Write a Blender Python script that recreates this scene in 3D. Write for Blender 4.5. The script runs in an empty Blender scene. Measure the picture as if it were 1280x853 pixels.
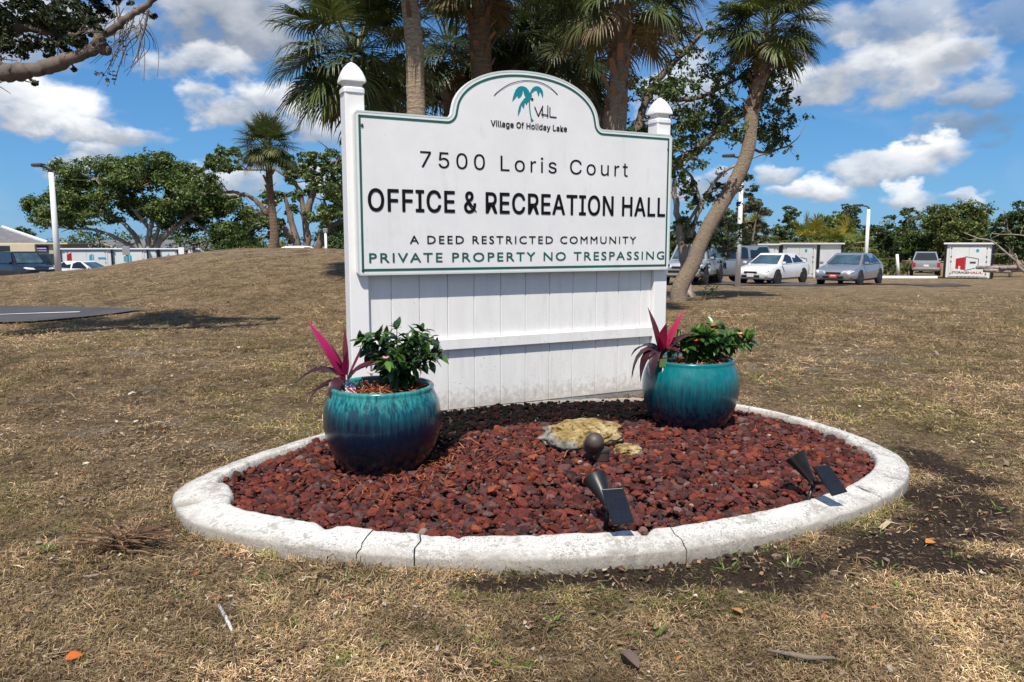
import bpy, bmesh, math, random
import numpy as np
from mathutils import Vector, Matrix, geometry

SC = bpy.context.scene
COL = SC.collection
R = math.radians
rng = np.random.default_rng(7)
random.seed(7)

# ------------------------------------------------------------------ camera
CAM_H, FPX, PITCH, HORIZ = 1.3, 930.0, R(7.0), 304.0
CY = HORIZ + FPX * math.tan(PITCH)
cd = bpy.data.cameras.new('camera'); cam = bpy.data.objects.new('camera', cd); COL.objects.link(cam)
cam.location = (0, 0, CAM_H); cam.rotation_euler = (R(90) - PITCH, 0, 0)
cd.sensor_width = 36; cd.lens = 36 * FPX / 1280; cd.shift_y = -(426.5 - CY) / 1280
cd.clip_start = 0.05; cd.clip_end = 5000
SC.camera = cam

# ------------------------------------------------------------------ exposure, sun, sky
SC.view_settings.view_transform = 'Standard'; SC.view_settings.look = 'None'
SC.view_settings.exposure = 0.32; SC.view_settings.gamma = 1; SC.view_settings.use_curve_mapping = False
SUN_EL = R(59); SUN_H = Vector((-0.16, -0.987)).normalized()
sd = Vector((SUN_H.x * math.cos(SUN_EL), SUN_H.y * math.cos(SUN_EL), math.sin(SUN_EL)))
sl = bpy.data.lights.new('sun', 'SUN'); sl.energy = 4.5; sl.angle = R(0.53); sl.color = (1.0, 0.925, 0.83)
so = bpy.data.objects.new('sun', sl); COL.objects.link(so)
so.rotation_euler = sd.to_track_quat('Z', 'Y').to_euler(); so.location = (0, 0, 30)


def ray(px, py):
    u, v = (px - 640) / FPX, (CY - py) / FPX
    return Vector((u, math.cos(PITCH) + v * math.sin(PITCH), -math.sin(PITCH) + v * math.cos(PITCH)))


def at(px, py, Y):
    d = ray(px, py); t = Y / d.y
    return Vector((d.x * t, Y, CAM_H + d.z * t))


def onz(px, py, z=0.0):
    d = ray(px, py); t = (z - CAM_H) / d.z
    return Vector((d.x * t, d.y * t, z))


world = bpy.data.worlds.new('World'); SC.world = world; world.use_nodes = True
NT = world.node_tree; NT.nodes.clear()


def wn(t, **kw):
    n = NT.nodes.new(t)
    for k, v in kw.items(): setattr(n, k, v)
    return n


def wmath(op, a, b=None, clamp=False):
    n = wn('ShaderNodeMath', operation=op, use_clamp=clamp)
    for i, v in enumerate((a, b)):
        if v is None: continue
        if isinstance(v, (int, float)): n.inputs[i].default_value = v
        else: NT.links.new(v, n.inputs[i])
    return n.outputs[0]


def wdot(vec, c):
    n = wn('ShaderNodeVectorMath', operation='DOT_PRODUCT')
    NT.links.new(vec, n.inputs[0]); n.inputs[1].default_value = tuple(c)
    return n.outputs['Value']


def wmix(f, a, b, mode='MIX'):
    n = wn('ShaderNodeMix', data_type='RGBA', blend_type=mode)
    for i, v in ((0, f), (6, a), (7, b)):
        if isinstance(v, (int, float)): n.inputs[i].default_value = v
        elif isinstance(v, tuple): n.inputs[i].default_value = (*v, 1)
        else: NT.links.new(v, n.inputs[i])
    return n.outputs[2]


def build_sky():
    STR = 0.1
    sky = wn('ShaderNodeTexSky', sky_type='NISHITA')
    sky.sun_disc = False; sky.sun_elevation = SUN_EL
    sky.sun_rotation = math.atan2(sd.x, sd.y)
    sky.air_density = 1.0; sky.dust_density = 0.3; sky.ozone_density = 3.0
    tc = wn('ShaderNodeTexCoord'); D = tc.outputs['Generated']
    base = wmix(1.0, sky.outputs[0], (0.72, 0.98, 1.22), 'MULTIPLY')
    hs = wn('ShaderNodeHueSaturation'); hs.inputs['Saturation'].default_value = 1.05
    NT.links.new(base, hs.inputs['Color'])
    sxyz = wn('ShaderNodeSeparateXYZ'); NT.links.new(D, sxyz.inputs[0])
    el_ = wn('ShaderNodeMapRange', interpolation_type='SMOOTHSTEP'); el_.inputs[1].default_value = 0; el_.inputs[2].default_value = .42; NT.links.new(sxyz.outputs[2], el_.inputs[0])
    deep = wmix(el_.outputs[0], (.090 / STR, .275 / STR, .54 / STR), (.038 / STR, .150 / STR, .385 / STR))
    skycol = wmix(.72, hs.outputs[0], deep)
    # noise in direction space
    mp = wn('ShaderNodeMapping'); mp.inputs['Scale'].default_value = (1, 1, 1.7); NT.links.new(D, mp.inputs[0])
    n1 = wn('ShaderNodeTexNoise'); n1.inputs['Scale'].default_value = 14; n1.inputs['Detail'].default_value = 9; n1.inputs['Roughness'].default_value = .55
    NT.links.new(mp.outputs[0], n1.inputs[0])
    wv = wn('ShaderNodeVectorMath', operation='SUBTRACT'); NT.links.new(n1.outputs['Color'], wv.inputs[0]); wv.inputs[1].default_value = (.5, .5, .5)
    ws = wn('ShaderNodeVectorMath', operation='SCALE'); NT.links.new(wv.outputs[0], ws.inputs[0]); ws.inputs['Scale'].default_value = .075
    wa = wn('ShaderNodeVectorMath', operation='ADD'); NT.links.new(ws.outputs[0], wa.inputs[0]); NT.links.new(D, wa.inputs[1]); DW = wa.outputs[0]
    n2 = wn('ShaderNodeTexNoise'); n2.inputs['Scale'].default_value = 5; n2.inputs['Detail'].default_value = 6; n2.inputs['Distortion'].default_value = .6
    NT.links.new(mp.outputs[0], n2.inputs[0])
    n3 = wn('ShaderNodeTexNoise'); n3.inputs['Scale'].default_value = 30; n3.inputs['Detail'].default_value = 6
    NT.links.new(mp.outputs[0], n3.inputs[0])
    nz = wmath('SUBTRACT', wmath('ADD', wmath('MULTIPLY', n1.outputs[0], 1.1), wmath('MULTIPLY', n3.outputs[0], .5)), .80)
    # clouds: centre px, half widths px, opacity, brightness
    clouds = [
        (1105, 85, 120, 48, 1.0, 1.0), (1110, 25, 90, 38, .62, .72), (1010, 105, 55, 30, .85, .85), (1190, 70, 45, 25, .8, .8),
        (1215, 125, 45, 17, .62, .62), (1222, 158, 60, 18, .58, .50), (1165, 188, 42, 18, 1.0, 1.0), (1110, 212, 65, 22, .85, .85),
        (1012, 240, 62, 19, 1.0, .98), (968, 215, 32, 16, .85, .9), (1130, 252, 46, 17, .9, .95), (1205, 252, 30, 10, .7, .9),
        (55, 140, 85, 42, 1.0, 1.0), (130, 172, 78, 22, 1.0, .95), (105, 195, 45, 13, .8, .9), (85, 210, 30, 14, .8, .9),
        (290, 28, 130, 52, .85, .62), (250, 78, 75, 24, .85, .86), (320, 130, 95, 32, .95, .92), (395, 160, 70, 30, .85, .85),
        (20, 30, 90, 55, .85, .88), (300, 225, 60, 25, .85, .92), (130, 20, 60, 30, .8, .85),
        (880, 235, 65, 25, .85, .9), (860, 120, 60, 45, .75, .85), (1265, 25, 40, 22, .35, .6), (420, 240, 60, 30, .7, .9),
        (620, -60, 200, 60, .8, .8), (1500, 120, 160, 60, .9, .9), (-250, 80, 180, 70, .9, .9), (1550, 260, 130, 40, .9, .95), (-300, 250, 160, 40, .8, .9),
    ]
    rndm = random.Random(3)
    for k in range(34):                                   # unseen clouds behind the camera, added large to whiten the ambient light
        clouds.append(('dir', rndm.uniform(80, 280), rndm.uniform(8, 55), rndm.uniform(150, 330), rndm.uniform(70, 150), .95, rndm.uniform(.75, 1)))
    col = skycol
    cover = None; bright = None
    for c in clouds:
        if c[0] == 'dir':
            az, el = R(c[1]), R(c[2]); d = Vector((math.sin(az) * math.cos(el), math.cos(az) * math.cos(el), math.sin(el))); a, b, op, br = c[3:]
        else:
            d = ray(c[0], c[1]).normalized(); a, b, op, br = c[2:]
        tu = Vector((d.y, -d.x, 0)).normalized(); tv = tu.cross(d)
        if tv.z < 0: tv = -tv
        k = 1 / (FPX * 1.05)
        u = wdot(DW, tu / (a * k)); v = wdot(DW, tv / (b * k))
        q = wmath('ADD', wmath('MULTIPLY', u, u), wmath('MULTIPLY', v, v))
        g = wmath('SUBTRACT', 1.0, q)                       # 1 in the middle, 0 at the rim
        g = wmath('ADD', g, wmath('MULTIPLY', nz, 2.3))
        n = wn('ShaderNodeMapRange', interpolation_type='SMOOTHSTEP'); n.inputs[1].default_value = -.02; n.inputs[2].default_value = .85
        n.inputs[3].default_value = 0; n.inputs[4].default_value = op
        NT.links.new(g, n.inputs[0])
        front = wmath('GREATER_THAN', wdot(D, d), 0.3)
        al = wmath('MULTIPLY', n.outputs[0], front)
        # flat grey base, bright top, broken by noise
        sh = wmath('ADD', wmath('MULTIPLY', v, .42), wmath('MULTIPLY', wmath('SUBTRACT', n1.outputs[0], .5), 1.5))
        m = wn('ShaderNodeMapRange', interpolation_type='SMOOTHSTEP'); m.inputs[1].default_value = -.35; m.inputs[2].default_value = .4
        m.inputs[3].default_value = 0.0; m.inputs[4].default_value = 1.0
        NT.links.new(sh, m.inputs[0])
        w = (.86 * br / STR, .875 * br / STR, .90 * br / STR); gcol = (.36 * br / STR, .40 * br / STR, .47 * br / STR)
        col = wmix(al, col, wmix(m.outputs[0], gcol, w))
    # thin veil
    veil = wn('ShaderNodeMapRange'); veil.inputs[1].default_value = .5; veil.inputs[2].default_value = .85; veil.inputs[4].default_value = .38
    NT.links.new(n2.outputs[0], veil.inputs[0])
    col = wmix(veil.outputs[0], col, (5.2, 5.8, 6.6))
    bg = wn('ShaderNodeBackground'); bg.inputs['Strength'].default_value = STR
    NT.links.new(col, bg.inputs['Color'])
    o = wn('ShaderNodeOutputWorld'); NT.links.new(bg.outputs[0], o.inputs['Surface'])


build_sky()

# ------------------------------------------------------------------ helpers


def tag(o, label=None, cat=None, group=None, kind=None):
    if label: o['label'] = label
    if cat: o['category'] = cat
    if group: o['group'] = group
    if kind: o['kind'] = kind
    return o


def empty(name, loc=(0, 0, 0), rz=0.0, **kw):
    o = bpy.data.objects.new(name, None); COL.objects.link(o); o.location = loc; o.rotation_euler = (0, 0, rz)
    o.empty_display_size = .2
    return tag(o, **kw)


def link(name, me, mat, parent=None, **kw):
    o = bpy.data.objects.new(name, me); COL.objects.link(o)
    if mat is not None:
        for m in (mat if isinstance(mat, (list, tuple)) else [mat]): me.materials.append(m)
    if parent is not None: o.parent = parent
    return tag(o, **kw)


def npmesh(name, V, F, cols=None, smooth=False, midx=None):
    """V (n,3) array, F list of faces or (m,k) array."""
    me = bpy.data.meshes.new(name)
    V = np.asarray(V, dtype=np.float32)
    me.vertices.add(len(V)); me.vertices.foreach_set('co', V.ravel())
    if isinstance(F, np.ndarray):
        k = F.shape[1]; m = len(F)
        me.loops.add(m * k); me.loops.foreach_set('vertex_index', F.astype(np.int32).ravel())
        me.polygons.add(m); me.polygons.foreach_set('loop_start', np.arange(0, m * k, k, dtype=np.int32))
        me.polygons.foreach_set('loop_total', np.full(m, k, dtype=np.int32))
    else:
        lens = [len(f) for f in F]; flat = [i for f in F for i in f]
        me.loops.add(len(flat)); me.loops.foreach_set('vertex_index', flat)
        me.polygons.add(len(F)); me.polygons.foreach_set('loop_start', np.cumsum([0] + lens[:-1]).astype(np.int32))
        me.polygons.foreach_set('loop_total', np.array(lens, dtype=np.int32))
    if midx is not None: me.polygons.foreach_set('material_index', np.asarray(midx, dtype=np.int32))
    if cols is not None:
        a = me.color_attributes.new('col', 'FLOAT_COLOR', 'POINT')
        c = np.ones((len(V), 4), np.float32); c[:, :3] = cols; a.data.foreach_set('color', c.ravel())
    me.polygons.foreach_set('use_smooth', np.full(len(me.polygons), smooth))
    me.update(calc_edges=True); me.validate()
    return me


class MB:
    """collects shapes, then links them as one mesh object"""

    def __init__(s): s.V = []; s.F = []; s.C = []; s.col = (1, 1, 1); s.M = Matrix.Identity(4)

    def add(s, vs, fs):
        o = len(s.V)
        for v in vs: s.V.append(tuple(s.M @ Vector(v))); s.C.append(s.col)
        for f in fs: s.F.append([i + o for i in f])

    def box(s, c, size, rot=None):
        x, y, z = (size[0] / 2, size[1] / 2, size[2] / 2); c = Vector(c)
        vs = [Vector((i * x, j * y, k * z)) for k in (-1, 1) for j in (-1, 1) for i in (-1, 1)]
        if rot is not None: vs = [rot @ v for v in vs]
        s.add([c + v for v in vs], [(0, 2, 3, 1), (4, 5, 7, 6), (0, 1, 5, 4), (2, 6, 7, 3), (0, 4, 6, 2), (1, 3, 7, 5)])

    def tube(s, pts, rad, n=8, cap=True):
        pts = [Vector(p) for p in pts]
        if isinstance(rad, (int, float)): rad = [rad] * len(pts)
        vs = []; fs = []
        prev = None
        for i, p in enumerate(pts):
            d = (pts[min(i + 1, len(pts) - 1)] - pts[max(i - 1, 0)])
            d = d.normalized() if d.length > 1e-9 else Vector((0, 0, 1))
            if prev is None:
                a = d.orthogonal().normalized()
            else:
                a = (prev - d * prev.dot(d)); a = a.normalized() if a.length > 1e-6 else d.orthogonal().normalized()
            prev = a; b = d.cross(a)
            for k in range(n):
                t = 2 * math.pi * k / n
                vs.append(p + (a * math.cos(t) + b * math.sin(t)) * rad[i])
        for i in range(len(pts) - 1):
            for k in range(n):
                fs.append((i * n + k, i * n + (k + 1) % n, (i + 1) * n + (k + 1) % n, (i + 1) * n + k))
        if cap:
            fs.append(tuple(range(n - 1, -1, -1))); fs.append(tuple((len(pts) - 1) * n + k for k in range(n)))
        s.add(vs, fs)

    def lathe(s, prof, n=32, c=(0, 0, 0), close=True):
        vs = []; fs = []; c = Vector(c)
        for r, z in prof:
            for k in range(n):
                t = 2 * math.pi * k / n
                vs.append(c + Vector((r * math.cos(t), r * math.sin(t), z)))
        for i in range(len(prof) - 1):
            for k in range(n):
                fs.append((i * n + k, i * n + (k + 1) % n, (i + 1) * n + (k + 1) % n, (i + 1) * n + k))
        if close:
            fs.append(tuple(range(n - 1, -1, -1))); fs.append(tuple((len(prof) - 1) * n + k for k in range(n)))
        s.add(vs, fs)

    def poly(s, pts): s.add(pts, [tuple(range(len(pts)))])

    def prism(s, pts, off):
        """outline pts (3d) extruded by off"""
        n = len(pts); pts = [Vector(p) for p in pts]; off = Vector(off)
        fs = [tuple(range(n)), tuple(range(2 * n - 1, n - 1, -1))]
        fs += [(i, n + i, n + (i + 1) % n, (i + 1) % n) for i in range(n)]
        s.add(pts + [p + off for p in pts], fs)

    def build(s, name, mat, parent=None, smooth=False, cols=False, bevel=0, autosmooth=None, fix=True, **kw):
        me = npmesh(name, s.V, s.F, cols=np.array(s.C) if cols else None, smooth=smooth)
        if fix or bevel:
            bm = bmesh.new(); bm.from_mesh(me)
            bmesh.ops.recalc_face_normals(bm, faces=bm.faces)
            if bevel:
                es = [e for e in bm.edges if len(e.link_faces) == 2 and e.calc_face_angle(0) > .6]
                bmesh.ops.bevel(bm, geom=es, offset=bevel, segments=2, affect='EDGES', profile=.5)
            if autosmooth:
                for f in bm.faces: f.smooth = True
                for e in bm.edges:
                    if len(e.link_faces) == 2 and e.calc_face_angle(0) > autosmooth: e.smooth = False
            bm.to_mesh(me); bm.free()
        return link(name, me, mat, parent, **kw)


def reorigin(o, loc):
    """put the object's origin at loc (world), mesh stays"""
    loc = Vector(loc); o.data.transform(Matrix.Translation(-loc)); o.location = loc
    return o


def copy_tree(o, parent=None):
    c = o.copy(); COL.objects.link(c)
    if parent is not None: c.parent = parent
    for ch in [x for x in bpy.data.objects if x.parent == o]: copy_tree(ch, c)
    return c


# value noise for python-side shapes
_G = rng.random((64, 64, 64)).astype(np.float32)


def vnoise(P, s=1.0):
    P = np.asarray(P, float) * s
    i = np.floor(P).astype(int); f = P - i; f = f * f * (3 - 2 * f)
    out = 0
    for dx in (0, 1):
        for dy in (0, 1):
            for dz in (0, 1):
                w = (f[:, 0] if dx else 1 - f[:, 0]) * (f[:, 1] if dy else 1 - f[:, 1]) * (f[:, 2] if dz else 1 - f[:, 2])
                out = out + w * _G[(i[:, 0] + dx) % 64, (i[:, 1] + dy) % 64, (i[:, 2] + dz) % 64]
    return out


def fbm(P, s=1.0, o=4):
    t = 0; a = .5
    for k in range(o): t = t + a * vnoise(P, s * 2 ** k); a *= .5
    return t / (1 - .5 ** o)


# ------------------------------------------------------------------ materials
class NB:
    def __init__(s, name):
        s.m = bpy.data.materials.new(name); s.m.use_nodes = True; s.t = s.m.node_tree
        s.b = s.t.nodes['Principled BSDF']; s.out = s.t.nodes['Material Output']

    def n(s, t, ins=None, **kw):
        x = s.t.nodes.new(t)
        for k, v in kw.items(): setattr(x, k, v)
        for k, v in (ins or {}).items(): s.put(x.inputs[k], v)
        return x

    def put(s, sock, v):
        if isinstance(v, bpy.types.NodeSocket): s.t.links.new(v, sock)
        elif isinstance(v, tuple) and len(v) == 3 and sock.type == 'RGBA': sock.default_value = (*v, 1)
        else: sock.default_value = v

    def noise(s, scale, detail=5, rough=.55, vec=None, dist=0):
        x = s.n('ShaderNodeTexNoise', {'Scale': scale, 'Detail': detail, 'Roughness': rough, 'Distortion': dist})
        if vec is not None: s.put(x.inputs['Vector'], vec)
        return x.outputs['Fac']

    def ramp(s, f, stops, interp='LINEAR'):
        x = s.n('ShaderNodeValToRGB'); x.color_ramp.interpolation = interp
        el = x.color_ramp.elements
        while len(el) < len(stops): el.new(.5)
        for e, (p, c) in zip(el, stops):
            e.position = p; e.color = (*c, 1) if isinstance(c, tuple) else (c, c, c, 1)
        s.put(x.inputs[0], f); return x.outputs[0]

    def mix(s, f, a, b, mode='MIX'):
        x = s.n('ShaderNodeMix', data_type='RGBA', blend_type=mode)
        s.put(x.inputs[0], f); s.put(x.inputs[6], a); s.put(x.inputs[7], b); return x.outputs[2]

    def math(s, op, a, b=0.0, clamp=False):
        x = s.n('ShaderNodeMath', operation=op, use_clamp=clamp); s.put(x.inputs[0], a); s.put(x.inputs[1], b); return x.outputs[0]

    def obj(s, scale=(1, 1, 1)):
        tc = s.n('ShaderNodeTexCoord'); mp = s.n('ShaderNodeMapping', {'Scale': scale}); s.put(mp.inputs[0], tc.outputs['Object']); return mp.outputs[0]

    def bump(s, h, strength=.3, dist=.01):
        x = s.n('ShaderNodeBump', {'Strength': strength, 'Distance': dist}); s.put(x.inputs['Height'], h)
        s.put(s.b.inputs['Normal'], x.outputs[0])

    def set(s, **kw):
        names = {'col': 'Base Color', 'rough': 'Roughness', 'metal': 'Metallic', 'spec': 'Specular IOR Level', 'coat': 'Coat Weight', 'coat_rough': 'Coat Roughness'}
        for k, v in kw.items(): s.put(s.b.inputs[names[k]], v)
        return s


def sc(c, k): return tuple(min(1, x * k) for x in c)


def pm(name, c, rough=.6, var=.15, scale=8, bump=0, bscale=60, metal=0, spec=.5, coat=0, stretch=(1, 1, 1)):
    b = NB(name); v = b.obj(stretch)
    f = b.noise(scale, 6, .6, v)
    b.set(col=b.ramp(f, [(.3, sc(c, 1 - var)), (.7, sc(c, 1 + var))]), rough=rough, metal=metal, spec=spec, coat=coat)
    if bump: b.bump(b.noise(bscale, 4, .6, v), bump, .01)
    return b.m


def vcol_mat(name, rough=.8, spec=.2, transl=0.0, var=.0, bump=0, bscale=60, hue=None):
    b = NB(name); a = b.n('ShaderNodeVertexColor', layer_name='col'); c = a.outputs[0]
    if var:
        f = b.noise(bscale, 4, .6, b.obj())
        c = b.mix(1.0, c, b.ramp(f, [(.25, 1 - var), (.75, 1 + var)]), 'MULTIPLY')
    b.set(col=c, rough=rough, spec=spec)
    if bump: b.bump(b.noise(bscale, 4, .6, b.obj()), bump, .01)
    if transl:
        t = b.n('ShaderNodeBsdfTranslucent'); b.put(t.inputs[0], b.mix(1.0, c, (1.1, 1.25, .6), 'MULTIPLY'))
        mx = b.n('ShaderNodeMixShader', {0: transl}); b.put(mx.inputs[1], b.b.outputs[0]); b.put(mx.inputs[2], t.outputs[0])
        b.put(b.out.inputs['Surface'], mx.outputs[0])
    return b.m


M = {}
M['leaf'] = vcol_mat('leaf', .42, .4, .22)
M['glossleaf'] = vcol_mat('gloss_leaf', .28, .5, .12)
M['frond'] = vcol_mat('frond', .45, .4, .15)
M['straw'] = vcol_mat('straw', .85, .15, .12)
M['rock'] = vcol_mat('lava_stone', .9, .15, 0, .35, .6, 120)
M['shred'] = vcol_mat('wood_shred', .85, .2, 0, .2, .2, 80)
M['bark'] = pm('bark', (.17, .135, .105), .9, .45, 3.5, .9, 25, stretch=(1, 1, .35))
M['bark_pale'] = pm('bark_pale', (.30, .26, .22), .9, .45, 3.0, .7, 22, stretch=(1, 1, .5))
M['bark_dark'] = pm('bark_dark', (.085, .068, .055), .9, .4, 3, .7, 20)
M['white_vinyl'] = pm('white_vinyl', (.83, .825, .81), .42, .025, 2.0)
M['white_metal'] = pm('white_metal', (.76, .77, .78), .4, .05, 3)
M['grey_metal'] = pm('grey_metal', (.30, .31, .32), .45, .15, 5, metal=.3)
M['dark_metal'] = pm('dark_metal', (.05, .05, .055), .45, .2, 6)
M['black'] = pm('black_plastic', (.012, .012, .013), .38, .3, 9)
M['tyre'] = pm('tyre', (.02, .02, .02), .85, .2, 9)
M['rim'] = pm('rim', (.42, .43, .45), .3, .1, 5, metal=.7)
M['ink'] = pm('ink', (.006, .006, .008), .7, .2, 6, spec=.15)
M['green_ink'] = pm('green_ink', (.006, .10, .075), .5, .15, 6)
M['teal_ink'] = pm('teal_ink', (.0, .22, .25), .5, .12, 30)
M['pale_green'] = pm('pale_green', (.55, .63, .60), .5, .05, 6)
M['lamp_glass'] = pm('lamp_glass', (.75, .78, .80), .1, .05, 6, spec=.8)
M['grille'] = pm('grille', (.03, .03, .033), .3, .2, 8, metal=.4)
M['plate'] = pm('plate', (.72, .72, .70), .5, .05, 8)
M['plate_red'] = pm('plate_red', (.55, .06, .04), .5, .1, 8)
M['asphalt'] = pm('asphalt', (.062, .062, .064), .9, .25, 1.2, .4, 90)
M['paint'] = pm('road_paint', (.72, .72, .70), .7, .2, 5)
M['concrete'] = pm('concrete', (.50, .49, .46), .85, .15, 2.5, .3, 60)
M['roof'] = pm('roof_shingle', (.15, .15, .16), .9, .25, 2.0, .5, 12)
M['beige'] = pm('beige_stucco', (.55, .47, .32), .9, .07, 1, .2, 40)
M['tan'] = pm('tan_wall', (.44, .38, .30), .9, .07, 1, .2, 40)
M['house_white'] = pm('house_white', (.74, .74, .72), .8, .04, 1)
M['blue_sign'] = pm('blue_sign', (.012, .012, .11), .5, .1, 3)
M['lilac'] = pm('pale_lettering', (.62, .62, .72), .5, .05, 3)
M['red'] = pm('red_paint', (.42, .012, .02), .5, .1, 4)
M['cyan'] = pm('cyan_paint', (.03, .36, .48), .5, .1, 4)
M['brick'] = pm('brick', (.32, .22, .15), .9, .25, 6, .5, 20)
M['mulch_base'] = pm('mulch_base', (.09, .03, .015), .95, .4, 30, .6, 90)
M['brown_fixture'] = pm('brown_fixture', (.055, .042, .036), .5, .2, 14, .1, 60)
M['glass'] = pm('car_glass', (.012, .018, .022), .04, .2, 2, spec=.9)
M['windscreen'] = pm('windscreen', (.05, .085, .10), .05, .5, 2.2, spec=.9)


def car_paint(name, c, metal=.3):
    return pm(name, c, .3, .04, 2, metal=metal, coat=.6)


def solar_mat():
    b = NB('solar_cell'); v = b.obj()
    br = b.n('ShaderNodeTexBrick', {'Scale': 1.0, 'Mortar Size': .0007, 'Brick Width': .018, 'Row Height': .018, 'Color1': (.010, .013, .022), 'Color2': (.014, .017, .028), 'Mortar': (.018, .021, .032)}, offset=0.0)
    b.put(br.inputs['Vector'], v); b.set(col=br.outputs[0], rough=.3, spec=.3)
    return b.m


M['solar'] = solar_mat()


def curb_mat():
    b = NB('painted_curb'); v = b.obj()
    f1 = b.noise(7, 9, .72, v); f2 = b.noise(45, 6, .7, v); f3 = b.noise(2.2, 5, .6, v); f4 = b.noise(130, 3, .6, v)
    white = b.ramp(f3, [(.3, (.52, .505, .465)), (.7, (.66, .645, .60))])
    gray = b.ramp(f2, [(.3, (.15, .14, .12)), (.7, (.38, .36, .33))])
    m = b.math('ADD', b.math('MULTIPLY', f1, .6), b.math('MULTIPLY', f2, .45))
    wear = b.ramp(m, [(.545, 0.0), (.585, .75)])
    # the lower outer face is bare and earth stained
    sx = b.n('ShaderNodeSeparateXYZ'); tc = b.n('ShaderNodeTexCoord'); b.put(sx.inputs[0], tc.outputs['Object'])
    low = b.ramp(b.math('ADD', sx.outputs[2], b.math('MULTIPLY', b.math('SUBTRACT', f1, .5), .09)), [(.046, 1.0), (.070, 0.0)])
    c = b.mix(wear, white, gray)
    c = b.mix(b.math('MULTIPLY', low, .8), c, b.ramp(f2, [(.3, (.12, .10, .075)), (.7, (.34, .31, .27))]))
    c = b.mix(b.math('MULTIPLY', b.ramp(f4, [(.54, 0.0), (.60, .85)]), b.ramp(b.noise(4.5, 6, .7, v), [(.42, .12), (.60, 1.0)])), c, (.17, .155, .135)); c = b.mix(b.ramp(b.noise(3.4, 7, .75, v), [(.55, 0.0), (.66, .6)]), c, (.30, .275, .235))
    b.set(col=c, rough=.85, spec=.2)
    b.bump(b.math('ADD', f2, b.math('MULTIPLY', f4, .6)), .45, .006)
    return b.m


def board_mat():
    b = NB('white_boards'); v = b.obj((1, 1, .25)); w = b.obj()
    f = b.noise(12, 6, .6, v); sp = b.noise(70, 2, .5, w); big = b.noise(1.6, 3, .5, w)
    c = b.ramp(f, [(.3, (.75, .745, .725)), (.7, (.83, .825, .81))])
    spots = b.math('MULTIPLY', b.ramp(sp, [(.66, 0.0), (.72, 1.0)]), b.ramp(big, [(.46, 0.0), (.60, .8)]))
    c = b.mix(spots, c, (.16, .15, .13)); sx = b.n('ShaderNodeSeparateXYZ'); b.put(sx.inputs[0], w); spl = b.math('ADD', sx.outputs[2], b.math('MULTIPLY', b.math('SUBTRACT', b.noise(22, 6, .7, w), .5), .5)); c = b.mix(b.ramp(spl, [(.05, .6), (.20, 0.0)]), c, (.36, .30, .24)); c = b.mix(b.ramp(b.noise(20, 6, .7, b.obj((1, 1, .10))), [(.55, 0.0), (.72, .35)]), c, (.50, .485, .45)); b.set(col=c, rough=.42)
    return b.m


def panel_mat():
    b = NB('sign_face'); w = b.obj()
    f = b.noise(3.0, 7, .65, w); sp = b.noise(60, 2, .5, w); st = b.noise(9, 6, .7, b.obj((1, 1, .22)))
    c = b.ramp(f, [(.25, (.71, .715, .715)), (.7, (.81, .815, .81))])
    c = b.mix(b.ramp(st, [(.56, 0.0), (.75, .30)]), c, (.42, .42, .42))
    c = b.mix(b.ramp(sp, [(.735, 0.0), (.78, .7)]), c, (.22, .21, .20))
    b.set(col=c, rough=.45); b.bump(b.noise(5, 4, .5, w), .08, .01)
    return b.m


def glaze(name, teal_to, navy_from, teal):
    b = NB(name); tc = b.n('ShaderNodeTexCoord'); sx = b.n('ShaderNodeSeparateXYZ'); b.put(sx.inputs[0], tc.outputs['Object'])
    streak = b.noise(52, 5, .65, b.obj((1, 1, .07))); fine = b.noise(90, 4, .6, b.obj((1, 1, .07))); blot = b.noise(6, 4, .6, b.obj())
    z = b.math('ADD', sx.outputs[2], b.math('MULTIPLY', b.math('SUBTRACT', streak, .5), .34))
    z = b.math('ADD', z, b.math('MULTIPLY', b.math('SUBTRACT', fine, .5), .16))
    z = b.math('ADD', z, b.math('MULTIPLY', b.math('SUBTRACT', blot, .5), .08))
    lo = (.001, .009, .030); mid = (.003, .055, .080)
    c = b.ramp(z, [(max(0, navy_from - .12), (.002, .007, .014)), (navy_from, lo), ((teal_to + navy_from) / 2, mid), (teal_to, teal), (min(1, teal_to + .12), sc(teal, 1.3))])
    b.set(col=c, rough=.24, spec=.5, coat=.25, coat_rough=.05)
    b.bump(b.noise(14, 3, .5, b.obj((1, 1, .3))), .06, .01)
    return b.m


def palm_bark(name, c, ring=55, k=.9):
    b = NB(name); v = b.obj(); sx = b.n('ShaderNodeSeparateXYZ'); b.put(sx.inputs[0], v)
    n0 = b.noise(9, 4, .6, v)
    z = b.math('ADD', sx.outputs[2], b.math('MULTIPLY', n0, .10))
    s_ = b.math('SINE', b.math('MULTIPLY', z, ring)); n1 = b.noise(11, 7, .75, b.obj((1, 1, 3.2))); n2 = b.noise(60, 4, .6, v)
    h = b.math('ADD', b.math('MULTIPLY', s_, .05), b.math('ADD', n1, b.math('MULTIPLY', n2, .5)))
    b.set(col=b.ramp(h, [(.45, sc(c, .38)), (.72, c), (1.0, sc(c, 1.7))]), rough=.95, spec=.1)
    b.bump(h, k, .05)
    return b.m


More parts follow.
